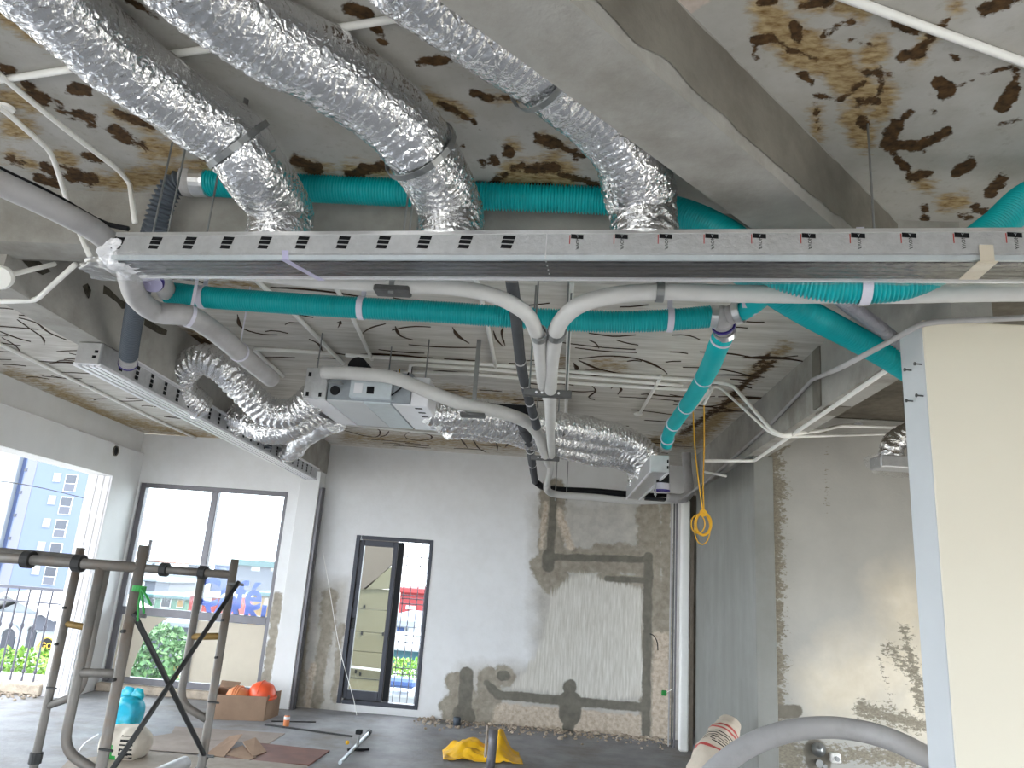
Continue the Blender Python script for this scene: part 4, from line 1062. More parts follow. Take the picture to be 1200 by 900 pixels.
# --- teal ribbed pipes
TP = px3([(236, 213, 'y', 2.78), (340, 219, 'y', 2.78), (460, 225, 'y', 2.78), (600, 231, 'y', 2.78), (715, 236, 'y', 2.78), (790, 247, 'y', 2.73), (850, 274, 'y', 2.62), (905, 316, 'y', 2.51), (955, 332, 'y', 2.47), (1005, 336, 'y', 2.45), (1060, 331, 'y', 2.43), (1110, 308, 'y', 2.42), (1165, 268, 'y', 2.45), (1220, 226, 'y', 2.48)])
TP += [TP[-1] + (.5, .08, .03), TP[-1] + (1.4, .12, .03)]
tp_ = thing('ribbed_pipe', 'upper teal ribbed pipe passing behind the foil ducts and dipping below the plenum', 'pipe', TP[0], 'teal ribbed pipes')
link('tube', ribbed_geo(TP, .062, .013, .10), M['teal'], tp_, smooth=True)
c_, ax = along(TP, .70); strap(tp_, at(1012, 336, y=2.45), unit(TP[10] - TP[8]), .062, M['white_tape'], .034, 3.045, name='white_strap')
a_ = TP[0]; ax = unit(TP[1] - TP[0])
link('foil_tape', lathe([(.065, -.035), (.067, -.03), (.066, .02), (.064, .03)], a_, ax, 24), M['foil_soft'], tp_)
link('coupling', lathe([(.05, -.075), (.067, -.075), (.069, -.05), (.067, -.03), (.05, -.03)], a_, ax, 24), M['pvc_grey'], tp_)

LP = px3([(196, 343, 'y', 3.62), (250, 349, 'y', 3.62), (330, 355, 'y', 3.62), (424, 361, 'y', 3.62), (520, 366, 'y', 3.62), (620, 373, 'y', 3.62), (720, 377, 'y', 3.62), (785, 375, 'y', 3.62), (832, 371, 'y', 3.62)])
lp = thing('ribbed_pipe', 'lower teal ribbed pipe running level from the capped tee to the grey wye', 'pipe', LP[0], 'teal ribbed pipes')
link('tube', ribbed_geo(LP, .060, .0135, .09, 20), M['teal'], lp, smooth=True)
for f_ in ((238, 348), (424, 361), (785, 375)):
    c_ = at(*f_, y=3.62); strap(lp, c_, (1, 0, 0), .060, M['white_tape'], .032, CEIL - .002, name='white_strap')
# capped tee at its left end
c_ = at(176, 329, y=3.22)
tee = thing('capped_tee', 'grey pipe tee with a lilac cap left of the lower teal pipe', 'fitting', c_)
dn = unit(np.array([0.05, -.45, -.9]))
link('socket', sweep([c_ - dn * .14, c_ - dn * .01], .058, 22, .05), M['pvc_grey'], tee, smooth=True)
link('side_socket', sweep([c_ - dn * .08, LP[0] - unit(LP[1] - LP[0]) * .0], .050, 20, .05), M['pvc_grey'], tee, smooth=True)
link('rim', lathe([(.05, -.012), (.064, -.012), (.066, 0), (.064, .010), (.05, .010)], c_, dn, 26), M['violet'], tee)
link('cap', lathe([(.062, .008), (.060, .016), (.045, .02), (.012, .02), (.010, .024)], c_, dn, 26), M['lilac'], tee)
# wye at its right end
c_ = at(846, 372, y=3.62)
wy = thing('pipe_wye', 'grey wye fitting with foil taped sockets joining the teal pipes', 'fitting', c_)
e1 = at(836, 371, y=3.62); e2 = at(873, 364, y=3.55); e3 = at(849, 389, y=3.72)
link('body', merge(blob(c_, (.062, .062, .062), 24, 16, 0), sweep([c_, c_ + (e2 - c_) * .75], .05, 20, .05), sweep([c_, e3], .052, 20, .05), sweep([c_, e1], .056, 20, .05)), M['pvc_grey'], wy, smooth=True)
for e_, nm, mm in ((e1, 'foil_tape', M['foil_soft']), (e3, 'foil_tape', M['foil_soft']), (c_ + (e2 - c_) * .72, 'foil_tape', M['foil_soft'])):
    link(nm, ring(e_, unit(e_ - c_), .05, .060, .035, 24), mm, wy)
link('rim', ring(c_ + (e3 - c_) * .55, unit(e3 - c_), .05, .0615, .012, 24), M['violet'], wy)
e4 = at(892, 350, y=3.45)
up_ = thing('pipe_stub', 'short teal pipe stub leaving the wye towards the upper right', 'pipe', e2)
link('tube', sweep([c_ + (e2 - c_) * .7, e2, e4, at(915, 330, y=3.3)], .046, 18, .03), M['teal_soft'], up_, smooth=True)
link('white_band', ring(at(880, 359, y=3.52), unit(e4 - e2), .045, .049, .022, 22), M['white_tape'], up_)
BR = [e3, at(842, 405, y=3.82), at(832, 430, y=4.15), at(812, 465, y=4.75), at(796, 488, y=5.3), at(784, 507, y=5.8), at(781, 522, y=6.1)]
br = thing('branch_pipe', 'teal sleeved branch pipe sloping down from the wye to the small far diffuser', 'pipe', BR[0])
link('tube', sweep(BR, [.056, .056, .054, .054, .052, .05, .046], 18, .05), M['teal_soft'], br, smooth=True)
for p_ in ((847, 399, 3.78), (824, 442, 4.35), (790, 496, 5.55), (803, 478, 5.0), (783, 514, 5.95)):
    c2 = at(p_[0], p_[1], y=p_[2]); 
    P = smooth_path(BR, .02); i = int(np.argmin(np.linalg.norm(P - c2, axis=1))); i = min(max(i, 1), len(P) - 2)
    link('white_band', ring(P[i], unit(P[i + 1] - P[i - 1]), .050, .058, .014, 22), M['white_tape'], br)
link('foil_tape', ring(BR[-1], unit(BR[-1] - BR[-2]), .04, .05, .05, 20), M['foil_soft'], br)
BP = px3([(872, 318, 'y', 2.86), (900, 338, 'y', 2.98), (945, 366, 'y', 3.15), (990, 390, 'y', 3.35), (1035, 415, 'y', 3.48), (1085, 447, 'y', 3.6)])
bp = thing('ribbed_pipe', 'thick teal ribbed pipe sloping down behind the cream partition', 'pipe', BP[0], 'teal ribbed pipes')
link('tube', ribbed_geo(BP, .062, .018, .15), M['teal'], bp, smooth=True)
GP = px3([(965, 335, 'y', 3.05), (1000, 362, 'y', 3.25), (1030, 384, 'y', 3.38), (1075, 421, 'y', 3.5)])
solo('corrugated_hose', ribbed_geo(GP, .036, .0165, .15, 20), M['hose_grey'], 'light grey corrugated hose lying along the sloping teal pipe', 'hose', smooth=True)

# --- dark corrugated hose from the upper teal pipe to the left diffuser
hd0 = TP[0] - unit(TP[1] - TP[0]) * .06
DH = [hd0] + px3([(205, 216, 'y', 2.78), (190, 240, 'y', 2.80), (182, 268, 'y', 2.84), (174, 305, 'y', 3.12), (163, 345, 'y', 3.55), (156, 378, 'y', 3.85), (152, 405, 'y', 4.05), (150, 425, 'y', 4.2)])
dh = thing('corrugated_hose', 'dark grey corrugated hose hanging from the upper teal pipe to the left diffuser', 'hose', DH[-1])
link('tube', ribbed_geo(DH, .055, .021, .13, 24, 5), M['hose_dark'], dh, smooth=True)
ax = unit(DH[-1] - DH[-2])
link('collar', lathe([(.04, -.07), (.054, -.07), (.054, .0), (.04, .0)], DH[-1], ax, 24), M['pvc_grey'], dh)
link('rim', ring(DH[-1] + ax * .004, ax, .04, .057, .012, 24), M['violet'], dh)

# --- left slot diffuser under the beam
def dl(y, off, z): e = lb(br0, y); return np.array([e[0] + off, y, z])
dif = thing('slot_diffuser', 'long slot diffuser along the underside of the left beam', 'diffuser', dl(6.6, -.09, 2.81))
def dprism(y0, y1, o0, o1, za, zb): return prism([dl(y0, o0, za), dl(y0, o1, za), dl(y1, o1, za), dl(y1, o0, za)], (0, 0, zb - za))
link('box', bevel(dprism(4.05, 9.3, -.150, -.004, 2.808, 2.938), .004), M['facing'], dif)
link('end_plate', bevel(dprism(4.03, 4.052, -.153, 0, 2.80, 2.937), .006), M['foil_soft'], dif)
for o_ in (-.160, -.02): link('slot_edge', dprism(4.04, 9.32, o_, o_ + .028, 2.790, 2.810), M['film_white'], dif)
for k in range(2): link('slot_blade', dprism(4.06, 9.3, -.115 + .045 * k, -.090 + .045 * k, 2.794, 2.809), M['film_white'], dif)
link('edge_strip', dprism(4.35, 9.3, -.004, .03, 2.928, 2.94), M['film_white'], dif)
y_ = 4.28; first = None
while y_ < 9.2:
    if first is None:
        y0_ = y_
        first = link('printed_mark', merge(*[prism([dl(y_ - .018, -.002, zz), dl(y_ + .018, -.002, zz), dl(y_ + .018, -.002, zz + .024), dl(y_ - .018, -.002, zz + .024)], (.003, 0, 0)) for zz in (2.898, 2.864, 2.832)]), M['ink'], dif)
    else: shared('printed_mark', first, dif, BD * ((y_ - y0_) / BD[1]))
    y_ += .205
link('black_spigot', sweep([at(313, 500, y=7.1), at(312, 520, y=7.15)], .055, 18, .05), M['black'], dif)
link('spigot_collar', ring(at(312, 521, y=7.15), (0, .1, 1), .04, .06, .05, 20), M['hose_dark'], dif)
link('printed_mark', merge(*[box(at(*q_, y=4.028)[0] - .01, at(*q_, y=4.028)[0] + .01, 4.026, 4.03, at(*q_, y=4.028)[2] - .008, at(*q_, y=4.028)[2] + .008) for q_ in ((113, 412), (110, 418))]), M['ink'], dif)

# --- fan coil unit between the diffusers
FX0, FX1, FY0, FY1, FZ0, FZ1 = -1.80, -.93, 4.85, 5.71, 2.85, 3.07
fcu = thing('fan_coil_unit', 'grey ceiling fan coil unit hung between the foil ducts', 'air conditioner', ((FX0 + FX1) / 2, (FY0 + FY1) / 2, FZ0))
link('casing', bevel(box(FX0 + .16, FX1 - .12, FY0, FY1, FZ0 + .004, FZ1), .006), M['galv'], fcu)
link('insulated_end', bevel(box(FX0, FX0 + .158, FY0 - .02, FY1, FZ0, FZ1), .006), M['facing'], fcu)
link('insulated_end', bevel(box(FX1 - .25, FX1, FY0 + .012, FY1 + .01, FZ0 - .006, FZ1 - .02), .006), M['film_white'], fcu)
link('bottom_panel', box(FX0 + .165, FX0 + .42, FY0 + .004, FY1 - .01, FZ0 - .004, FZ0 + .006), M['cool_white'], fcu)
link('bottom_panel', box(FX0 + .425, FX1 - .26, FY0 + .004, FY1 - .01, FZ0 - .006, FZ0 + .006), M['galv_light'], fcu)
link('bottom_panel', box(FX0 + .004, FX0 + .155, FY0 - .015, FY1 - .01, FZ0 - .004, FZ0 + .002), M['film_white'], fcu)
link('control_box', bevel(box(FX0 + .33, FX0 + .62, FY0 - .045, FY0 - .002, FZ0 + .02, FZ1 - .03), .004), M['galv_light'], fcu)
link('label_plate', box(FX0 + .36, FX0 + .42, FY0 - .05, FY0 - .045, FZ0 + .05, FZ0 + .12), M['film_white'], fcu)
link('label_plate', box(FX0 + .45, FX0 + .50, FY0 - .05, FY0 - .045, FZ0 + .05, FZ0 + .10), M['ink'], fcu)
link('port', lathe([(.032, 0), (.034, .01), (.02, .012)], (FX0 + .215, FY0 - .012, FZ0 + .07), (0, 1, 0), 18), M['black'], fcu)
for x_, z_ in ((.03, .17), (.12, .17), (.03, .03), (.12, .03)): link('printed_mark', box(FX0 + x_ - .01, FX0 + x_ + .01, FY0 - .024, FY0 - .02, FZ0 + z_ - .015, FZ0 + z_ + .015), M['ink'], fcu)
first = None
for k in range(6):
    if first is None: first = link('printed_mark', box(FX1 - .10, FX1 - .05, FY0 + .07, FY0 + .10, FZ0 - .008, FZ0 - .005), M['ink'], fcu)
    else: shared('printed_mark', first, fcu, (0, .135 * k, 0))
link('motor', sweep([(FX0 + .32, FY0 + .1, FZ1 + .06), (FX0 + .32, FY0 + .3, FZ1 + .06)], .07, 18, .1), M['black'], fcu)
link('wiring', sweep([(FX0 + .62, FY0 - .03, FZ0 + .05), (FX0 + .7, FY0 - .05, FZ0 + .12), (FX0 + .72, FY0 - .02, FZ1)], .006, 6, .02), M['black'], fcu)
link('duct_flange', box(FX1 + .0, FX1 + .72, FY0 + .55, FY0 + .62, FZ0 + .10, FZ0 + .17), M['black'], fcu)
for x_, y_ in ((FX0 + .05, FY0 + .05), (FX1 - .05, FY0 + .08), (FX0 + .5, FY0 + .3), (FX1 - .3, FY1 - .1)):
    link('hanger_rod', rod((x_, y_, FZ1 - .03), (x_, y_, CEIL), .005, 8), M['steel'], fcu)

def duct_to(pts, r, lab, sd, grp, ds=.008, seg=64, amp=1.5):
    d = thing('flexible_duct', lab, 'duct', pts[-1], grp)
    link('sleeve', foil_geo(pts, r, ds, seg, .046, amp, sd, .034), M['foil'], d)
    return d
A = px3([(372, 462, 'y', 5.15), (345, 484, 'y', 5.2), (318, 484, 'y', 5.2), (290, 462, 'y', 5.1), (262, 432, 'y', 5.0), (236, 420, 'y', 5.0), (217, 434, 'y', 5.1), (212, 455, 'y', 5.25)]) + [dl(5.5, .0, 2.885)]
duct_to(A, .108, 'foil duct looping over from the fan coil unit to the left diffuser', 11, 'foil ducts feeding the left diffuser')
B = px3([(378, 478, 'y', 5.45), (345, 500, 'y', 5.55), (315, 506, 'y', 5.75), (290, 494, 'y', 6.0)]) + [at(272, 488, y=6.2), dl(6.35, .0, 2.885)]
duct_to(B, .098, 'foil duct sagging low between the fan coil unit and the left diffuser', 12, 'foil ducts feeding the left diffuser', amp=2.3)
C_ = px3([(392, 492, 'y', 5.65), (372, 502, 'y', 6.1), (352, 514, 'y', 6.9)]) + [dl(7.7, .10, 2.9), dl(7.75, .0, 2.885)]
duct_to(C_, .095, 'foil duct slanting to the far end of the left diffuser', 13, 'foil ducts feeding the left diffuser', amp=2.3)
R1 = px3([(500, 481, 'y', 5.25), (545, 484, 'y', 5.4), (600, 489, 'y', 5.7), (660, 499, 'y', 6.0), (710, 508, 'y', 6.3), (748, 522, 'y', 6.5), (765, 538, 'y', 6.55)])
R2 = px3([(515, 491, 'y', 5.45), (560, 495, 'y', 5.6), (620, 505, 'y', 6.0), (680, 517, 'y', 6.45), (725, 524, 'y', 6.75), (752, 538, 'y', 6.8), (757, 556, 'y', 6.9)])
R3 = px3([(525, 499, 'y', 5.62), (580, 503, 'y', 5.9), (640, 518, 'y', 6.4), (690, 532, 'y', 6.9), (728, 538, 'y', 7.3), (746, 550, 'y', 7.5), (748, 566, 'y', 7.6)])
duct_to(R1, .105, 'upper foil duct running from the fan coil unit to the small far diffuser', 14, 'foil ducts feeding the far diffuser')
duct_to(R2, .10, 'middle foil duct running from the fan coil unit to the small far diffuser', 15, 'foil ducts feeding the far diffuser')
duct_to(R3, .10, 'lowest foil duct running from the fan coil unit to the small far diffuser', 16, 'foil ducts feeding the far diffuser')
df3 = thing('slot_diffuser', 'small foil faced slot diffuser near the far right corner', 'diffuser', (.80, 7.0, 2.66))
link('box', bevel(box(.725, .875, 6.0, 8.05, 2.668, 2.80), .006), M['facing'], df3)
link('end_plate', bevel(box(.722, .878, 5.98, 6.0, 2.66, 2.80), .005), M['foil_soft'], df3)
for x_ in (.722, .862): link('slot_edge', box(x_, x_ + .016, 5.99, 8.06, 2.655, 2.67), M['film_white'], df3)
for k in range(2): link('printed_mark', box(.86, .872, 5.976, 5.981, 2.69 + .05 * k, 2.715 + .05 * k), M['ink'], df3)
P = at(776, 560, y=6.5)
link('black_spigot', sweep([P + (0, 0, .12), P - (0, 0, .05)], .062, 18, .05), M['black'], df3)
link('spigot_collar', ring(P - (0, 0, .08), (0, 0, 1), .05, .068, .06, 20), M['hose_grey'], df3)
link('spigot_rim', ring(P - (0, 0, .112), (0, 0, 1), .05, .07, .012, 20), M['violet'], df3)
hb = thing('pipe_hanger', 'black bolted hanger below the small far diffuser', 'hanger', at(765, 582, y=6.45))
link('plate', bevel(box(*(sorted((at(756, 583, y=6.45)[0], at(780, 583, y=6.45)[0]))), 6.40, 6.50, at(765, 585, y=6.45)[2] - .01, at(765, 585, y=6.45)[2] + .012), .004), M['black'], hb)
P = at(768, 583, y=6.45); link('threaded_rod', rod(P, P + (0, 0, .25), .006, 8), M['steel'], hb)
link('nut', lathe([(.014, 0), (.014, .014)], P + (0, 0, .02), (0, 0, 1), 6), M['steel'], hb)

# --- wrapped refrigerant pipes
WL = px3([(240, 316, 'y', 2.74), (310, 322, 'y', 2.73), (380, 329, 'y', 2.72), (460, 334, 'y', 2.71), (530, 337, 'y', 2.71), (580, 347, 'y', 2.72), (615, 366, 'y', 2.77), (629, 390, 'y', 2.92), (634, 420, 'y', 3.25), (636, 450, 'y', 3.75), (640, 462, 'y', 4.1), (644, 475, 'y', 4.6)])
wl = thing('insulated_pipe', 'white wrapped pipe bending down left of the pair under the plenum', 'pipe', WL[6], 'white wrapped pipes')
link('tube', wrapped_geo(WL, [.031] * 8 + [.028] * 4), M['tape_wrap'], wl, smooth=True)
P = at(461, 335, y=2.71); link('saddle', bevel(obox(P - (0, 0, .022), (1, 0, 0), (0, 1, 0), (0, 0, 1), .072, .036, .014), .006), M['steel_dark'], wl)
link('clamp', bar(P + (0, -.03, -.045), P + (0, -.03, .05), .022, .004, (0, 1, 0)), M['steel'], wl)
P = at(632, 392, y=2.93); link('clamp', ring(P, unit(WL[8] - WL[7]), .030, .037, .045, 22), M['steel'], wl)
WR = px3([(1900, 340, 'y', 2.50), (1260, 342, 'y', 2.58), (1150, 343, 'y', 2.59), (1050, 345, 'y', 2.60), (950, 345, 'y', 2.62), (850, 344, 'y', 2.67), (770, 342, 'y', 2.70), (715, 347, 'y', 2.72), (678, 358, 'y', 2.74), (657, 377, 'y', 2.82), (650, 400, 'y', 3.0), (646, 430, 'y', 3.4), (645, 470, 'y', 4.1), (645, 505, 'y', 5.1), (646, 535, 'y', 6.4), (644, 556, 'y', 7.6), (641, 567, 'y', 8.4)])
wr = thing('insulated_pipe', 'white wrapped pipe coming from the right and running back under the ceiling', 'pipe', WR[9], 'white wrapped pipes')
link('tube', wrapped_geo(WR, [.034] * 10 + [.031] * 7), M['tape_wrap'], wr, smooth=True)
P = at(773, 342, y=2.70); link('clamp', ring(P, (1, 0, 0), .035, .042, .03, 22), M['steel'], wr)
P = at(652, 390, y=2.92); link('clamp', ring(P, unit(WR[10] - WR[9]), .034, .041, .045, 22), M['steel'], wr)
for x_ in (628, 664):
    P = at(x_, 375, y=3.0); link('hanger_rod', rod(P - (0, 0, .05), (P[0], P[1], 3.08), .004, 8), M['steel'], wr)
for (a_, b_, yy, w_) in ((642, 455, 3.85, .20), (639, 533, 6.35, .19)):
    P = at(a_, b_, y=yy); q_ = link('bracket', bevel(obox(P - (0, 0, .03), (1, 0, 0), (0, 1, 0), (0, 0, 1), w_ / 2 + .03, .02, .02), .003), M['steel_dark'], wr)
    for k in range(5): link('bracket_hole', lathe([(.007, 0), (.007, .003)], P - (.06 - .03 * k, .023, .03), (0, 1, 0), 10), M['film_white'], q_)
    for s_ in (-1, 1): link('hanger_rod', rod(P + (s_ * w_ / 2, 0, -.05), (P[0] + s_ * w_ / 2, P[1], CEIL), .005, 8), M['steel'], wr)
WF = px3([(378, 436, 'y', 4.75), (420, 438, 'y', 4.72), (462, 443, 'y', 4.72), (500, 458, 'y', 4.8), (545, 474, 'y', 4.86), (590, 484, 'y', 5.0), (618, 495, 'y', 5.25), (630, 508, 'y', 5.55), (637, 528, 'y', 6.1), (643, 545, 'y', 6.9)])
wf = thing('insulated_pipe', 'pale wrapped pipe sloping from the fan coil unit to the pipe bundle', 'pipe', WF[0], 'white wrapped pipes')
link('tube', wrapped_geo(WF, [.045, .045, .046, .046, .046, .046, .044, .038, .034, .032]), M['tape_wrap'], wf, smooth=True)
P = at(555, 480, y=4.9); sp_ = link('saddle', bevel(obox(P - (0, .02, .045), (1, 0, 0), (0, 1, 0), (0, 0, 1), .085, .04, .012), .003), M['steel_dark'], wf)
link('hanger_strut', bar(P + (0, -.02, -.03), np.array([P[0], P[1] - .02, CEIL]), .03, .012, (0, 1, 0)), M['steel'], wf)
P = at(395, 441, y=4.72); link('saddle', bevel(obox(P - (0, .02, .05), (1, 0, 0), (0, 1, 0), (0, 0, 1), .05, .03, .006), .003), M['steel'], wf)
DK = px3([(598, 318, 'y', 3.18), (602, 345, 'y', 3.3), (606, 385, 'y', 3.65), (611, 430, 'y', 4.15), (619, 465, 'y', 4.65), (629, 500, 'y', 5.2)])
dk = thing('foam_sleeved_pipe', 'dark grey foam sleeved pipe running back left of the white pair', 'pipe', DK[0], 'dark foam sleeved pipes')
link('tube', sweep(DK, .031, 16, .04), M['foam_dark'], dk, smooth=True)
P = at(604, 356, y=3.4); link('clamp', ring(P, unit(DK[2] - DK[1]), .031, .037, .02, 20), M['steel'], dk)
for f_ in (.45, .62, .78, .9):
    c2, ax = along(DK, f_); link('tape_band', ring(c2, ax, .0305, .0325, .02, 18), M['foil_soft'], dk)
DK2 = px3([(613, 500, 'y', 5.5), (620, 520, 'y', 6.2), (624, 545, 'y', 7.6), (627, 564, 'y', 8.9)])
dk2 = thing('foam_sleeved_pipe', 'short dark sleeved pipe dropping towards the back wall', 'pipe', DK2[-1], 'dark foam sleeved pipes')
link('tube', sweep(DK2, .040, 16, .05), M['foam_dark'], dk2, smooth=True)
for f_ in (.3, .6): c2, ax = along(DK2, f_); link('tape_band', ring(c2, ax, .0395, .043, .03, 18), M['foil_soft'], dk2)
BK = px3([(627, 564, 'y', 8.95), (640, 572, 'y', 9.2), (700, 576, 'y', 9.25), (760, 581, 'y', 9.25), (795, 583, 'y', 9.25)])
solo('black_pipe', sweep(BK, .040, 14, .1), M['black'], 'black pipe running right along the top of the back wall', 'pipe', smooth=True)
HP = px3([(641, 568, 'y', 8.5), (642, 575, 'y', 8.75), (650, 579, 'y', 8.9), (700, 583, 'y', 8.95), (740, 587, 'y', 8.95), (800, 586, 'y', 8.9)])
hp = thing('wall_pipe', 'pale pipe running level along the back wall towards the corner', 'pipe', HP[0])
link('tube', sweep(HP, .042, 16, .06), M['tape_wrap'], hp, smooth=True)
for (a_, yy) in ((651, 8.9), (664, 9.0)):
    P = at(a_, 577, y=yy); link('hanger_rod', rod(P - (0, 0, .1), (P[0], P[1], CEIL), .006, 8), M['steel'], hp)
EP = px3([(782, 583, 'y', 8.7), (800, 584, 'y', 8.7), (807, 579, 'y', 8.7), (807, 566, 'y', 8.75), (805, 545, 'y', 8.8), (804, 530, 'y', 8.85)])
solo('drain_elbow', sweep(EP, .055, 18, .04), M['pvc_grey'], 'grey drain pipe elbow at the top of the corner pipes', 'pipe', smooth=True)
# grey drain on the left
GD = px3([(-70, 182, 'z', 2.99), (0, 215, 'z', 2.99), (60, 243, 'z', 2.99), (115, 273, 'z', 2.98), (146, 305, 'z', 2.97), (152, 328, 'z', 2.96), (162, 350, 'z', 2.95), (185, 366, 'z', 2.95), (220, 370, 'z', 2.95), (245, 384, 'z', 2.94), (290, 421, 'z', 2.93), (318, 444, 'z', 2.93)])
gd = thing('drain_pipe', 'long grey drain pipe coming in at the left and bending back under the beam', 'pipe', GD[1])
link('tube', sweep(GD, [.046, .046, .046, .048, .05, .054, .056, .056, .056, .056, .056, .056], 24, .03), M['pvc_grey'], gd, smooth=True)
for (a_, b_) in ((226, 371), (276, 410)):
    P = at(a_, b_, z=2.945); PP = smooth_path(GD, .02); i = int(np.argmin(np.linalg.norm(PP - P, axis=1)))
    strap(gd, PP[i], unit(PP[i + 1] - PP[i - 1]), .056, M['white_tape'], .02, CEIL - .002, name='white_strap')
solo('black_cable', sweep([p + (0, .01, .052) for p in GD[:4]] + [at(150, 268, y=2.62)], .011, 8, .05), M['black'], 'black cable lying on top of the grey drain pipe', 'cable', smooth=True)

# --- conduits
def conduit(name, lab, pts, r=.011, m='pvc_white', cat='conduit', joints=(), grp=None, bend=True):
    t_ = thing(name, lab, cat, pts[0], grp)
    link('tube', sweep(pts, r, 10, .04, smooth=bend), M[m], t_, smooth=True)
    for p_, ax_ in joints: link('coupling', lathe([(r * 1.1, -.02), (r * 1.55, -.018), (r * 1.55, .018), (r * 1.1, .02)], p_, ax_, 12), M[m], t_)
    return t_
def rounded(pts, rr=.05):
    """Insert points so that a polyline keeps straight runs and small bend radii."""
    P = [np.asarray(p, float) for p in pts]; out = [P[0]]
    for a, b_, c in zip(P[:-2], P[1:-1], P[2:]):
        u, v = unit(a - b_), unit(c - b_); k = min(rr, np.linalg.norm(a - b_) * .4, np.linalg.norm(c - b_) * .4)
        for t in np.linspace(0, 1, 6): out.append((1 - t) ** 2 * (b_ + u * k) + 2 * t * (1 - t) * b_ + t * t * (b_ + v * k))
    out.append(P[-1]); return out
def cz(pts, z=CEIL - .022): return [at(a_, b_, z=z) for a_, b_ in pts]
def cond(lab, pts, r=.011, m='pvc_white', joints=(), name='conduit', cat='conduit', grp=None):
    P = rounded(pts)
    return conduit(name, lab, P, r, m, cat, joints, grp, bend=False)
G1 = 'white conduits on the near ceiling'; G2 = 'white conduits on the far ceiling'
cond('white conduit crossing the top left ceiling behind the foil ducts', cz([(-30, 98), (240, 58), (500, 16)], CEIL - .013), .0125, grp=G1)
cond('white conduit at the top right corner of the ceiling', cz([(960, -14), (1080, 30), (1230, 84), (1560, 205)], CEIL - .014), .0135, grp=G1)
cond('white conduit bending down to the left end of the wrapped box', cz([(-40, 50), (0, 88), (70, 146), (140, 200)]) + [at(152, 215, z=3.32), at(158, 260, y=2.52)], .011, grp=G1)
cond('short white conduit dropping past the grey drain pipe', cz([(-20, 112), (8, 132), (58, 176)]) + [at(66, 195, z=3.3), at(83, 250, y=2.84), at(105, 300, y=2.7)], .011, grp=G1)
link('junction_disc', lathe([(.03, 0), (.033, .01), (.02, .016)], at(6, 128, z=CEIL - .018), (0, 0, 1), 14), M['pvc_white'], bpy.data.objects[[o.name for o in bpy.data.objects if o.get('label', '').startswith('short white conduit dropping')][0]])
cond('white conduit below the left end of the wrapped box, bending to the left', [at(88, 310, y=3.05), at(42, 352, y=3.35), at(-20, 354, y=3.35)], .013)
lid = at(0, 325, y=2.9)
jb = thing('junction_box', 'round white junction box cut by the left edge of the picture', 'junction box', lid)
link('body', lathe([(.05, -.03), (.055, 0), (.05, .02), (.02, .025)], lid, (.3, -.8, -.4), 22), M['pvc_white'], jb)
link('mount', rod(lid, lid + (0, .3, .2), .012, 8), M['pvc_white'], jb)
cond('white conduit running back across the far ceiling on the left of the first hangers', cz([(270, 302), (345, 368), (402, 426)]), .015, grp=G2)
cond('short white conduit left of the fan coil unit bolts', cz([(392, 334), (413, 372), (436, 421)]), .0145, grp=G2)
cond('white conduit running back left of the dark foam pipe', cz([(556, 320), (568, 365), (581, 430)]), .015, grp=G2)
cond('white conduit running back right of the white wrapped pipes', cz([(670, 330), (666, 400), (663, 496)]), .016, grp=G2)
cond('upper of the level white conduits across the far ceiling', cz([(405, 416), (560, 426), (700, 438), (826, 446)]) + [at(858, 451, z=3.3), at(905, 505, y=5.2), at(916, 510, y=5.2), at(960, 505, y=5.6), at(985, 499, y=6.3), at(1062, 501, y=6.55)], .0145, grp=G2)
cond('second level white conduit across the far ceiling', cz([(480, 445), (481, 427), (560, 432), (720, 445), (800, 452)]), .0145, grp=G2)
cond('lowest level white conduit beside the yellow tag', cz([(466, 435), (560, 439), (640, 446), (690, 450), (790, 456), (833, 457)]) + [at(812, 479, y=6.0)], .0145, grp=G2)
cond('white conduit pair branch falling to the right beam', [at(825, 474, y=5.6), at(836, 453, z=3.325), at(845, 455, z=3.32), at(902, 507, y=5.25), at(918, 512, y=5.25), at(1062, 508, y=6.5)], .0105, grp=G2)
cond('short white stub with a round box above the far foil ducts', cz([(775, 441), (750, 484)]), .0145, grp=G2)
link('junction_disc', lathe([(.04, 0), (.045, .012), (.03, .02)], at(748, 486, z=CEIL - .022), (0, 0, 1), 14), M['pvc_white'], bpy.data.objects[[o.name for o in bpy.data.objects if o.get('label', '').startswith('short white stub')][0]])
cond('level white conduit above the fan coil unit with a round box', cz([(298, 409), (340, 411), (388, 414)]), .0145, grp=G2)
cond('short white conduit behind the grey drain pipe end', cz([(298, 410), (318, 428), (332, 441)]), .0145, grp=G2)
cond('white conduit running back on the ceiling left of the left beam', cz([(-20, 394), (75, 440), (180, 491), (240, 518)]), .016, grp=G2)
cond('white conduit along the ceiling edge of the back wall', cz([(400, 497), (520, 509), (600, 516), (665, 524), (680, 520)]), .0145, grp=G2)
yt = solo('cable_tag', ring(at(468, 436, z=CEIL - .03), (1, .2, 0), .012, .026, .012, 14), M['yellow_wire'], 'yellow cable tag on the lowest ceiling conduit', 'tag')
cond('white conduit running under the right beam and turning left to the corner', [at(826, 540, y=6.35), at(884, 540, y=6.35), at(1049, 427, x=1.655), at(1090, 398, x=1.655)], .0135)
cond('grey conduit following the right beam and crossing over the cream partition', [at(795, 588, y=8.6), at(832, 561, x=1.625), at(900, 500, x=1.622), at(952, 445, x=1.622), at(985, 431, y=3.22), at(1028, 408, y=3.12), at(1050, 396, y=3.10)] + [at(1079, 380, y=3.045), at(1100, 377, y=3.04), at(1230, 371, y=3.0), at(1700, 352, y=2.98)], .0125, 'pvc_grey')
cond('short white stub pipe sticking out of the right beam', [at(826, 553, y=6.9), at(851, 558, y=6.7)], .011)
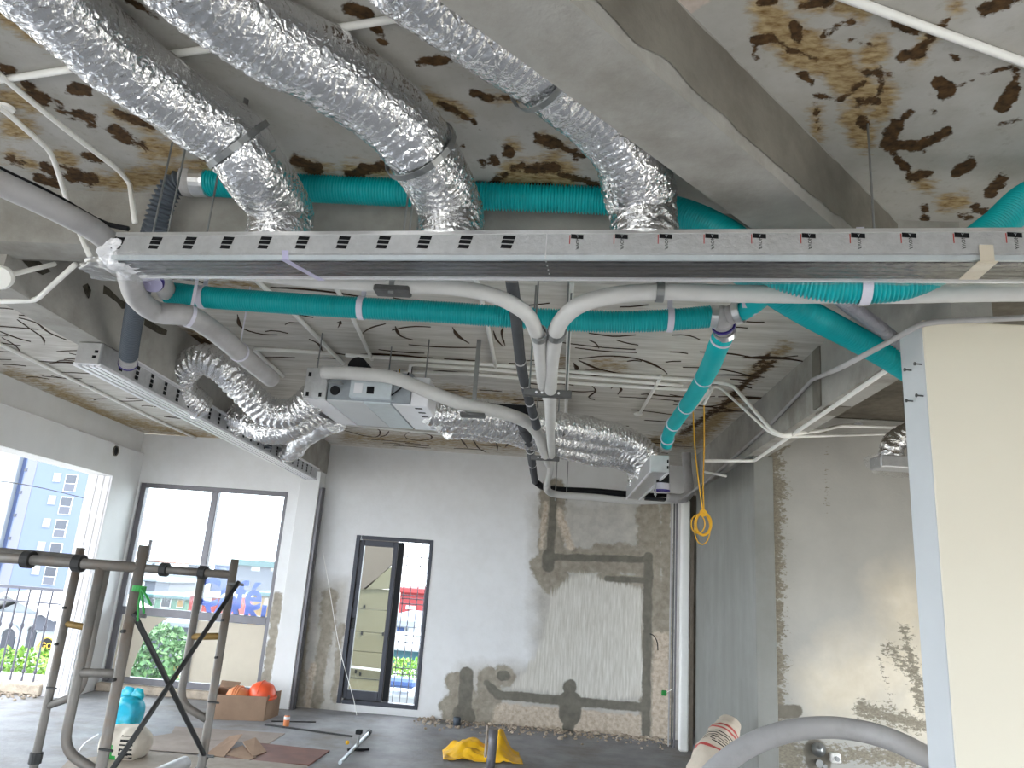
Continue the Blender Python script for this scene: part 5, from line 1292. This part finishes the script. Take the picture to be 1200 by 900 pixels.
jb2 = solo('cable_joint', blob(at(1006, 498, y=6.4), (.04, .025, .025), 16, 12, .25, 40, 3), M['film_white'], 'taped cable joint on the conduit below the dark niche ceiling', 'joint')
# steel rod through the upper right ceiling is one of the diffuser hangers; yellow wires below
yw = thing('cable_coil', 'yellow cable hanging in two strands with a coiled loop at its end', 'cable', at(822, 630, y=6.3))
Yc = 6.3
link('strand', sweep([at(812, 478, y=6.0), at(814, 520, y=Yc), at(818, 560, y=Yc), at(824, 601, y=Yc)], .0055, 7, .05), M['yellow_wire'], yw)
link('strand', sweep([at(825, 474, y=5.7), at(825, 530, y=Yc), at(824, 570, y=Yc), at(825, 601, y=Yc)], .0055, 7, .05), M['yellow_wire'], yw)
def loop(cx_, cy_, rx, ry, r_, n=26, dy=0.0):
    return sweep([at(cx_ + rx * math.sin(a), cy_ - ry * math.cos(a), y=Yc + dy) for a in np.linspace(0, 2 * math.pi, n)], r_, 7, .02)
link('loop', loop(824, 614, 9, 13, .012), M['yellow_wire'], yw)
link('loop', loop(823, 620, 9, 18, .005, dy=.03), M['yellow_wire'], yw)
link('loop', loop(818, 614, 8, 11, .005, dy=-.03), M['yellow_wire'], yw)
link('binding', ring(at(824, 601, y=Yc), (0, 1, .2), .012, .03, .03, 12), M['yellow_wire'], yw)

# corner pipes
P0 = at(795, 880, z=0.0)
cp = thing('corner_downpipe', 'white downpipe standing in the far right corner', 'pipe', (1.545, 9.2, 0))
link('tube', bevel(box(1.495, 1.60, 9.12, 9.22, 0, 2.82), .02, 2), M['pvc_white'], cp)
for k, (x_, r_, mm) in enumerate(((1.475, .012, 'frame_grey'), (1.445, .011, 'steel_dark'), (1.41, .009, 'pvc_grey'))):
    solo('corner_riser', rod((x_, 9.35, 0), (x_, 9.35, 2.9), r_, 10), M[mm], ('dark grey riser touching the white downpipe', 'thin steel riser second from the white downpipe', 'thinnest pale riser on the back wall beside the corner')[k], 'pipe')
solo('corner_post', box(1.625, 1.665, 9.22, 9.26, 0, 2.6), M['wood'], 'rusty brown strip behind the white downpipe', 'strip')
P = at(778, 812, y=9.33)
gt = thing('cable_clip', 'small green clip tied to the thin risers', 'clip', P)
link('clip', bevel(box(P[0] - .03, P[0] + .03, 9.30, 9.33, P[2] - .03, P[2] + .03), .008), M['green'], gt)
link('tie', rod(P + (.03, -.01, .01), P + (.1, 0, .05), .004, 6), M['pvc_white'], gt)
# wire on the back wall beside the narrow window and a short cable at the upper channel
solo('wall_wire', sweep([at(378, 645, y=9.7), at(386, 690, y=9.68), at(398, 760, y=9.66), at(415, 822, y=9.66), at(418, 838, y=9.6)], .004, 6, .1), M['pvc_white'], 'thin white wire hanging in front of the narrow window frame', 'wire')
solo('wall_wire', sweep([at(762, 743, y=9.79), at(766, 745, y=9.72), at(770, 752, y=9.74), at(771, 762, y=9.78)], .006, 6, .02), M['black'], 'short black cable end sticking out of the back wall', 'wire')
# niche: foil duct and film wrapped box half hidden by the partition
FD = px3([(1100, 502, 'y', 5.6), (1066, 508, 'y', 5.6), (1047, 520, 'y', 5.6), (1044, 538, 'y', 5.6)])
duct_to(FD, .085, 'short foil duct half hidden behind the cream partition', 21, None, .012, 36)
nbx = thing('wrapped_box', 'film wrapped duct box half hidden behind the cream partition', 'box', at(1045, 550, y=5.6))
c_ = at(1048, 541, y=5.6)
link('box', bevel(box(c_[0] - .14, c_[0] + .5, 5.5, 5.7, c_[2] - .06, c_[2] + .03), .008), M['facing'], nbx)
for x_ in (.1, .4): link('hanger_rod', rod(c_ + (x_, 0, .03), (c_[0] + x_, 5.6, CEIL), .005, 8), M['steel'], nbx)
link('film', blob(c_ + (.12, 0, -.02), (.32, .13, .09), 40, 20, .12, 12, 4, .7), M['film'], nbx)

# ------------------------------------------------------------------ scaffold
def fl(px_, py_, dz=0.0): p = at(px_, py_, z=0.0); p[2] = dz; return p
TR = .021
def scaffold_frame(lab, y, xl, xr, ht, bar_z, arch_z, ochre):
    f = thing('scaffold_frame', lab, 'scaffold', ((xl + xr) / 2, y, 0), 'scaffold frames')
    for x_ in (xl, xr):
        link('post', rod((x_, y, 0), (x_, y, ht), TR, 14), M['scaffold'], f, smooth=True)
        link('base_collar', ring((x_, y, .72), (0, 0, 1), TR, TR + .009, .05, 14), M['brace'], f)
        link('lock_pin', rod((x_ - .01, y - .02, arch_z + .02), (x_ + .05, y - .03, arch_z + .02), .005, 6), M['brace'], f)
    link('top_bar', rod((xl, y, bar_z), (xr, y, bar_z), TR, 14), M['scaffold'], f, smooth=True)
    for s_, x_ in ((1, xl), (-1, xr)):
        xi = x_ + s_ * .165
        P = rounded([(xi, y, bar_z), (xi, y, arch_z), (x_, y, arch_z - .07)], .15)
        link('inner_leg', sweep(P, TR * .9, 12, .03, smooth=False), M['scaffold'], f, smooth=True)
        link('rung', rod((x_, y, 1.36 if ochre else 1.28), (xi, y, 1.345 if ochre else 1.27), TR * .8, 10), M['scaffold_ochre' if ochre else 'scaffold'], f, smooth=True)
        for k in (.2, .8): link('coupling_stud', lathe([(.007, 0), (.007, .02)], (x_, y - TR, 1.2 + .3 * k), (0, -1, 0), 8), M['brace'], f)
    return f
fa = scaffold_frame('near scaffold frame reaching out of the left edge of the picture', 3.0, -2.53, -1.69, 1.775, 1.685, .99, False)
fb = scaffold_frame('far scaffold frame with ochre rungs and a dark right post', 3.88, -2.53, -1.68, 1.745, 1.665, 1.03, True)
for x_, f, y_, z_ in ((-2.17, fa, 3.0, 1.685), (-1.95, fa, 3.0, 1.685), (-2.05, fb, 3.88, 1.665), (-1.84, fb, 3.88, 1.665)):
    link('hook', ring((x_, y_, z_), (1, 0, 0), TR, TR + .014, .035, 16), M['brace'], f)
pl_ = solo('plank_tube', rod((-2.75, 3.05, 1.712), (-1.99, 3.05, 1.700), .019, 12), M['scaffold'], 'loose tube lying along the top of the near scaffold frame', 'tube', smooth=True)
for k, (a_, b_, lab) in enumerate((((-1.685, 3.0, 1.50), (-1.685, 3.88, .80), 'dark cross brace falling from the near post to the far post'), ((-1.665, 3.86, 1.62), (-1.70, 3.02, .90), 'dark cross brace rising from the near post to the top of the far post'))):
    a_, b_ = np.array(a_), np.array(b_); d_ = unit(b_ - a_); off = np.array([.012 + .015 * k, 0, 0])
    br_ = thing('cross_brace', lab, 'brace', b_, 'scaffold cross braces')
    link('tube', rod(a_ + off - d_ * .015, b_ + off + d_ * (.03 if k == 0 else .12), .0115, 10), M['brace'], br_, smooth=True)
    for e_ in (a_, b_): link('end_pin', rod(e_ - (.02, 0, 0), e_ + (.06, 0, 0), .007, 8), M['steel'], br_)
sb = at(163, 690, y=2.97)
tb = thing('string_knot', 'green plastic string tied round the near scaffold post', 'string', sb)
link('knot', ring(sb, (0, 0.1, 1), TR, TR + .006, .022, 14), M['green'], tb)
for dx, dz in ((.03, -.09), (.055, -.06), (.01, -.12)): link('loose_end', sweep([sb + (.02, -.02, 0), sb + (.02 + dx * .6, -.03, dz * .4), sb + (.02 + dx, -.02, dz)], .005, 6, .02), M['green'], tb)

# ------------------------------------------------------------------ things on the floor
# cardboard box with two helmets
c0, c1 = fl(246, 843), fl(309, 845)
ux = unit(c1 - c0); uy = np.array([-ux[1], ux[0], 0]); Lb = np.linalg.norm(c1 - c0); Db = .36; Hb = .26
bx = thing('cardboard_box', 'open cardboard box holding two orange helmets near the big window', 'box', c0 + ux * Lb / 2 + uy * Db / 2)
def wallp(a, b_, h0, h1, t=.008):
    n_ = unit(np.cross(b_ - a, (0, 0, 1))) * t
    return prism([a, b_, b_ + (0, 0, h1), a + (0, 0, h0)], n_)
A_, B_, C2, D_ = c0, c1, c1 + uy * Db + ux * .12, c0 + uy * Db
for a, b_, h0, h1 in ((A_, B_, Hb, Hb * .98), (B_ + uy * .02, C2, Hb * 1.0, Hb * 1.06), (C2, D_, Hb * 1.02, Hb * 1.1), (D_, A_, Hb * 1.1, Hb)): link('side_panel', wallp(a, b_, h0, h1), M['cardboard'], bx)
link('bottom_panel', prism([A_ + (0, 0, .004), B_ + (0, 0, .004), C2 + (0, 0, .004), D_ + (0, 0, .004)], (0, 0, .008)), M['cardboard'], bx)
link('flap', prism([D_ + (0, 0, Hb * 1.1), D_ + ux * .2 + (0, 0, Hb * 1.05), D_ + ux * .22 + uy * .1 + (0, 0, Hb * 1.25), D_ + uy * .1 + (0, 0, Hb * 1.3)], (0, 0, .008)), M['cardboard'], bx)
def helmet(lab, c, r, m, ridge):
    h = thing('hard_hat', lab, 'helmet', c, 'helmets in the cardboard box')
    prof = [(r * 1.0, 0), (r * .99, r * .18), (r * .94, r * .42), (r * .8, r * .68), (r * .55, r * .86), (r * .25, r * .96), (r * .02, r * .99)]
    link('shell', lathe(prof, c, (.05, -.1, 1), 26), m, h, smooth=True)
    link('brim', lathe([(r * .97, -.012), (r * 1.13, -.016), (r * 1.14, -.008), (r * .99, .004)], c, (.05, -.1, 1), 26), m, h, smooth=True)
    for k in (-1, 0, 1) if ridge else (0,):
        P = [c + (k * r * .2 + .0, -r * 1.0 * math.cos(a), r * 1.0 * math.sin(a)) for a in np.linspace(.25, 2.9, 14)]
        link('ridge', sweep(P, .010, 8, .03), m, h, smooth=True)
    return h
cm = c0 + uy * Db * .45
helmet('pale dusty orange helmet with three ridges, left in the cardboard box', cm + ux * (Lb * .42) + (0, 0, .19), .14, M['orange_pale'], True)
helmet('bright orange helmet, right in the cardboard box', cm + ux * (Lb * .86) + (0, .02, .24), .155, M['orange'], False)
# small can
c = fl(335, 851)
cn = thing('drink_can', 'small orange and white can on the floor right of the box', 'can', c)
link('can_body', lathe([(.028, 0), (.033, .008), (.033, .1), (.026, .115)], c, (0, 0, 1), 18), M['orange_pale'], cn, smooth=True)
link('can_top', lathe([(.026, .112), (.027, .118), (.02, .116)], c, (0, 0, 1), 18), M['steel'], cn)
link('can_band', ring(c + (0, 0, .085), (0, 0, 1), .033, .0338, .03, 18), M['film_white'], cn)
# bag on sack
c = fl(141, 889)
sk = thing('woven_sack', 'white woven sack with green leaf print lying on the floor behind the scaffold', 'sack', c)
link('bag', blob(c + (.02, .0, .13), (.20, .17, .145), 90, 60, .10, 9, 6, .72, -.13), M['sack'], sk, smooth=True)
sk_bag = sk.children[0]
sk_bag.data.materials.append(M['green']); sk_bag.data.materials.append(M['ink'])
for f in sk_bag.data.polygons:
    q_ = f.center - Vector((0, 0, .13))
    if q_.y < -.03 and abs(q_.x + .06 + .35 * q_.z) < .055 and abs(q_.z) < .12: f.material_index = 1
    elif q_.y < .02 and q_.x > .06 and q_.x < .17 and (int((q_.z + 1) / .018) % 2 == 0) and abs(q_.z) < .09: f.material_index = 2
link('string', sweep([c + (-.18, -.1, .2), c + (-.27, -.14, .12), c + (-.31, -.15, .02)], .006, 6, .03), M['film_white'], sk)
link('string_end', blob(c + (-.32, -.15, .025), (.022, .022, .022), 12, 8, .1, 9, 2), M['leaf'], sk)
c = fl(145, 858)
bg_ = thing('plastic_bag', 'knotted blue green plastic bag standing on the floor behind the white sack', 'bag', c)
link('bag', blob(c + (0, 0, .17), (.155, .14, .18), 40, 26, .16, 7, 9, .85, -.165), M['cyan_bag'], bg_, smooth=True)
for dx, dz, r_ in ((-.05, .35, .085), (.06, .345, .07)): link('knot_ear', blob(c + (dx, 0, dz), (r_, .03, .06), 30, 20, .5, 16, 7), M['cyan_bag'], bg_, smooth=True)
# flat sheets
def sheet(lab, pts, m, t=.006, lift=.0, name='cardboard_sheet', tilt=None, cat='cardboard'):
    P = [fl(a_, b_, lift + (tilt[i] if tilt else 0)) for i, (a_, b_) in enumerate(pts)]
    return solo(name, prism(P, (0, 0, t)), m, lab, cat, 'flat sheets on the floor')
sheet('large dusty cardboard sheet lying flat in front of the helmets box', [(205, 852), (334, 860), (315, 872), (262, 869), (200, 862)], M['cardboard_grey'])
sheet('bright cardboard sheet end catching the light beside the white sack', [(168, 866), (200, 861), (236, 868), (262, 870), (248, 886), (168, 880)], M['cardboard_grey'], lift=.007)
sheet('lifted cardboard flap with a dark edge in the middle of the sheets', [(240, 887), (268, 869), (283, 869), (262, 890)], M['cardboard'], lift=.014, tilt=(0, .03, .05, 0))
sheet('reddish brown board lying rightmost among the sheets', [(262, 889), (300, 872), (386, 881), (362, 898), (300, 894)], M['board_red'], .014, .0, 'floor_board', cat='board')
sheet('small cardboard piece lying tilted on the reddish board', [(283, 878), (298, 874), (312, 884), (296, 890)], M['cardboard'], lift=.02, tilt=(.04, .05, .0, .0))
sheet('small pale cardboard strip under the tilted piece', [(258, 886), (284, 876), (300, 890), (292, 893)], M['cardboard'], lift=.015)
sheet('long grey board along the bottom edge below the sack', [(80, 893), (175, 883), (300, 894), (360, 900), (360, 925), (60, 915)], M['wood'], .02, .0, 'floor_board', cat='board')
tube_ = solo('pipe_offcut', merge(sweep([at(178, 912, z=.06), at(216, 895, z=.06)], .06, 18, .1)), M['pvc_grey'], 'grey pipe offcut at the bottom edge below the boards', 'pipe', smooth=True)
# rods and tool
solo('steel_rod', rod(fl(310, 850, .01), fl(413, 864, .01), .009, 8), M['brace'], 'long thin steel rod lying on the floor behind the white level', 'rod')
solo('steel_rod', rod(fl(318, 846, .008), fl(370, 847, .008), .007, 8), M['brace'], 'shorter thin rod lying on the floor beside the small can', 'rod')
a_, b_ = fl(398, 898, .03), fl(431, 863, .03)
tl = thing('levelling_stand', 'white metal stand with a small yellow knob lying on the floor', 'tool', (a_ + b_) / 2)
link('pole', rod(a_, b_, .018, 10), M['galv_light'], tl)
link('end_cap', rod(b_, b_ + unit(b_ - a_) * .09, .026, 10), M['black'], tl)
m_ = a_ * .42 + b_ * .58
link('upright', rod(m_ + (.03, -.12, 0), m_ + (.03, -.12, .16), .014, 10), M['steel'], tl)
link('head', bevel(box(m_[0] + .0, m_[0] + .06, m_[1] - .15, m_[1] - .09, .15, .19), .006), M['black'], tl)
link('foot', bar(m_ + (-.05, -.18, -.015), m_ + (.14, -.08, -.015), .03, .02), M['black'], tl)
link('knob', blob(m_ + (-.07, -.14, .04), (.02, .02, .02), 12, 8, 0), M['yellow_wire'], tl)
# yellow sheet over pipe stub
P = [(511, 880), (528, 874), (545, 868), (560, 866), (572, 864), (584, 857), (592, 872), (607, 890), (600, 895), (584, 888), (560, 892), (546, 884), (530, 886), (513, 890)]
nx, ny = 46, 26
g0 = fl(513, 890); g1 = fl(606, 895); wv = unit(g1 - g0); L_ = np.linalg.norm(g1 - g0)
V, F = [], []
for i in range(nx):
    for j in range(ny):
        u, v = i / (nx - 1), j / (ny - 1)
        h = .10 * math.sin(math.pi * min(1, u * 1.6)) * (1 - v) + .27 * math.exp(-((u - .74) / .12) ** 2) * (1 - v) ** .7 + .05 * (1 - v)
        p = g0 + wv * (u * L_) + np.array([.06 * v, .34 * (1 - v) - .05, 0]) + np.array([0, 0, .012])
        h += .03 * float(noise3(np.array([[u * 9, v * 5, 0]]), 6)[0]) + .012 * float(noise3(np.array([[u * 24, v * 14, 3]]), 7)[0])
        p[2] += max(0, h) * (0.4 + .6 * math.sin(math.pi * min(1, max(.02, u)) ** .8))
        V.append(p)
F = [(i * ny + j, (i + 1) * ny + j, (i + 1) * ny + j + 1, i * ny + j + 1) for i in range(nx - 1) for j in range(ny - 1)]
ob = solo('plastic_sheet', (np.array(V), F), M['yellow'], 'crumpled yellow plastic bag on the floor by the pipe stub', 'bag', smooth=True)
md = ob.modifiers.new('thick', 'SOLIDIFY'); md.thickness = .004
c = fl(574, 905)
ps = thing('floor_pipe_stub', 'grey pipe stub standing up from the floor before the yellow bag', 'pipe', c)
link('tube', sweep([c, c + (0.01, 0, .36)], .042, 20, .1), M['frame_grey'], ps, smooth=True)
link('cement_collar', blob(c + (0, 0, .01), (.08, .08, .035), 20, 10, .3, 20, 4, 1, -.01), M['concrete'], ps)
c = fl(568, 893)
solo('wooden_peg', rod(c, c + (.005, 0, .33), .014, 10), M['wood'], 'thin wooden peg beside the grey pipe stub', 'peg')
c = fl(535, 850)
solo('wall_pipe_stub', sweep([c, c + (.0, 0, .09)], .045, 18, .05), M['hose_dark'], 'short dark pipe stub at the foot of the back wall', 'pipe', smooth=True)
# rubble along the foot of the back wall
V, F = [], []
gs = []
for k in range(420):
    x_ = random.uniform(-1.6, 1.5); d_ = abs(random.gauss(0, .22)) + .01
    s_ = random.uniform(.006, .022) * (1.6 if random.random() < .1 else 1)
    gs.append(blob((x_, 9.78 - d_, s_ * .5), (s_, s_ * random.uniform(.6, 1), s_ * .7), 6, 5, .35, 60, k))
rb = solo('plaster_rubble', merge(*gs), M['rubble'], 'crumbs of broken plaster strewn along the foot of the back wall', 'rubble'); tag(rb, kind='stuff')
gs = []
for k in range(140):
    x_ = random.uniform(-8.5, -6.0); s_ = random.uniform(.008, .03)
    gs.append(blob((x_, 9.05 - abs(random.gauss(0, .25)), s_ * .5), (s_, s_ * .8, s_ * .6), 6, 5, .35, 60, k))
rb = solo('plaster_rubble', merge(*gs), M['rubble'], 'crumbs of masonry below the balcony kerb', 'rubble'); tag(rb, kind='stuff')
# cement sack, thick hose and taps on the right
c = fl(838, 893); c = np.array([1.42, 7.3, 0])
a_ = at(832, 900, y=6.2); b_ = at(852, 856, y=6.45)
cs = thing('cement_sack', 'folded paper cement sack with red stripes leaning on the concrete wall end', 'sack', (a_[0], a_[1], 0))
P = [np.array([a_[0] - .02, a_[1] - .05, 0.0]), np.array([a_[0], a_[1], .3]), a_, (a_ + b_) / 2, b_, b_ + (.03, .05, .05)]
link('bag', sweep(P, [.17, .17, .165, .15, .135, .09], 48, .008, lambda S, TH, C: 1 + .10 * noise3(C.reshape(-1, 3) * 9, 3).reshape(S.shape) + .05 * noise3(C.reshape(-1, 3) * 26, 4).reshape(S.shape)), M['sack_paper'], cs, smooth=True)
cb = cs.children[0]; cb.data.materials.append(M['ink_red']); cb.data.materials.append(M['ink'])
ax_ = unit(b_ - a_)
for f in cb.data.polygons:
    w_ = np.array(f.center[:]) + np.array(ORIGIN[cs.name]) - a_; t_ = w_ @ ax_ / np.linalg.norm(b_ - a_)
    if .80 < t_ < .87 or .70 < t_ < .75 or .12 < t_ < .2: f.material_index = 1
    elif .3 < t_ < .64 and int(t_ * 100) % 6 < 2 and noise3(np.array([[w_[0] * 40, w_[1] * 40, t_ * 90]]), 3)[0] > -.4: f.material_index = 2
HS = px3([(800, 960, 'y', 3.7), (828, 915, 'y', 3.75), (860, 885, 'y', 3.8), (900, 864, 'y', 3.85), (950, 853, 'y', 3.9), (1000, 855, 'y', 3.9), (1045, 867, 'y', 3.85), (1090, 890, 'y', 3.8), (1140, 930, 'y', 3.75)])
dn0 = np.array([HS[0][0] - .25, HS[0][1], .04]); dn1 = np.array([HS[-1][0] + .3, HS[-1][1], .04])
solo('thick_hose', sweep([dn0] + HS + [dn1], .050, 24, .03), M['pvc_grey'], 'thick grey flexible pipe arching across the lower right corner', 'pipe', smooth=True)
P = at(957, 877, y=6.6)
tp2 = thing('water_tap', 'chrome valve cap on the grey niche wall', 'valve', P)
link('cap', lathe([(.02, 0), (.05, .02), (.055, .05), (.03, .07), (.02, .09)], P - (0, .0, 0), (0, -1, 0), 20), M['steel'], tp2, smooth=True)
link('stem', lathe([(.02, 0), (.02, .05), (.03, .05), (.03, .06)], P + (.0, 0, -.10), (0, -1, 0), 14), M['steel'], tp2)
link('nut', lathe([(.018, 0), (.018, .04)], P + (.05, 0, -.12), (0, -1, 0), 6), M['steel'], tp2)
P = at(977, 887, y=6.6)
tp3 = thing('water_tap', 'small white plugged pipe end on the grey niche wall', 'valve', P)
link('plug', bevel(box(P[0] - .04, P[0] + .04, 6.54, 6.6, P[2] - .035, P[2] + .035), .01), M['pvc_white'], tp3)
link('thread', lathe([(.018, 0), (.018, .03)], P + (0, -.06, 0), (0, -1, 0), 10), M['steel'], tp3)
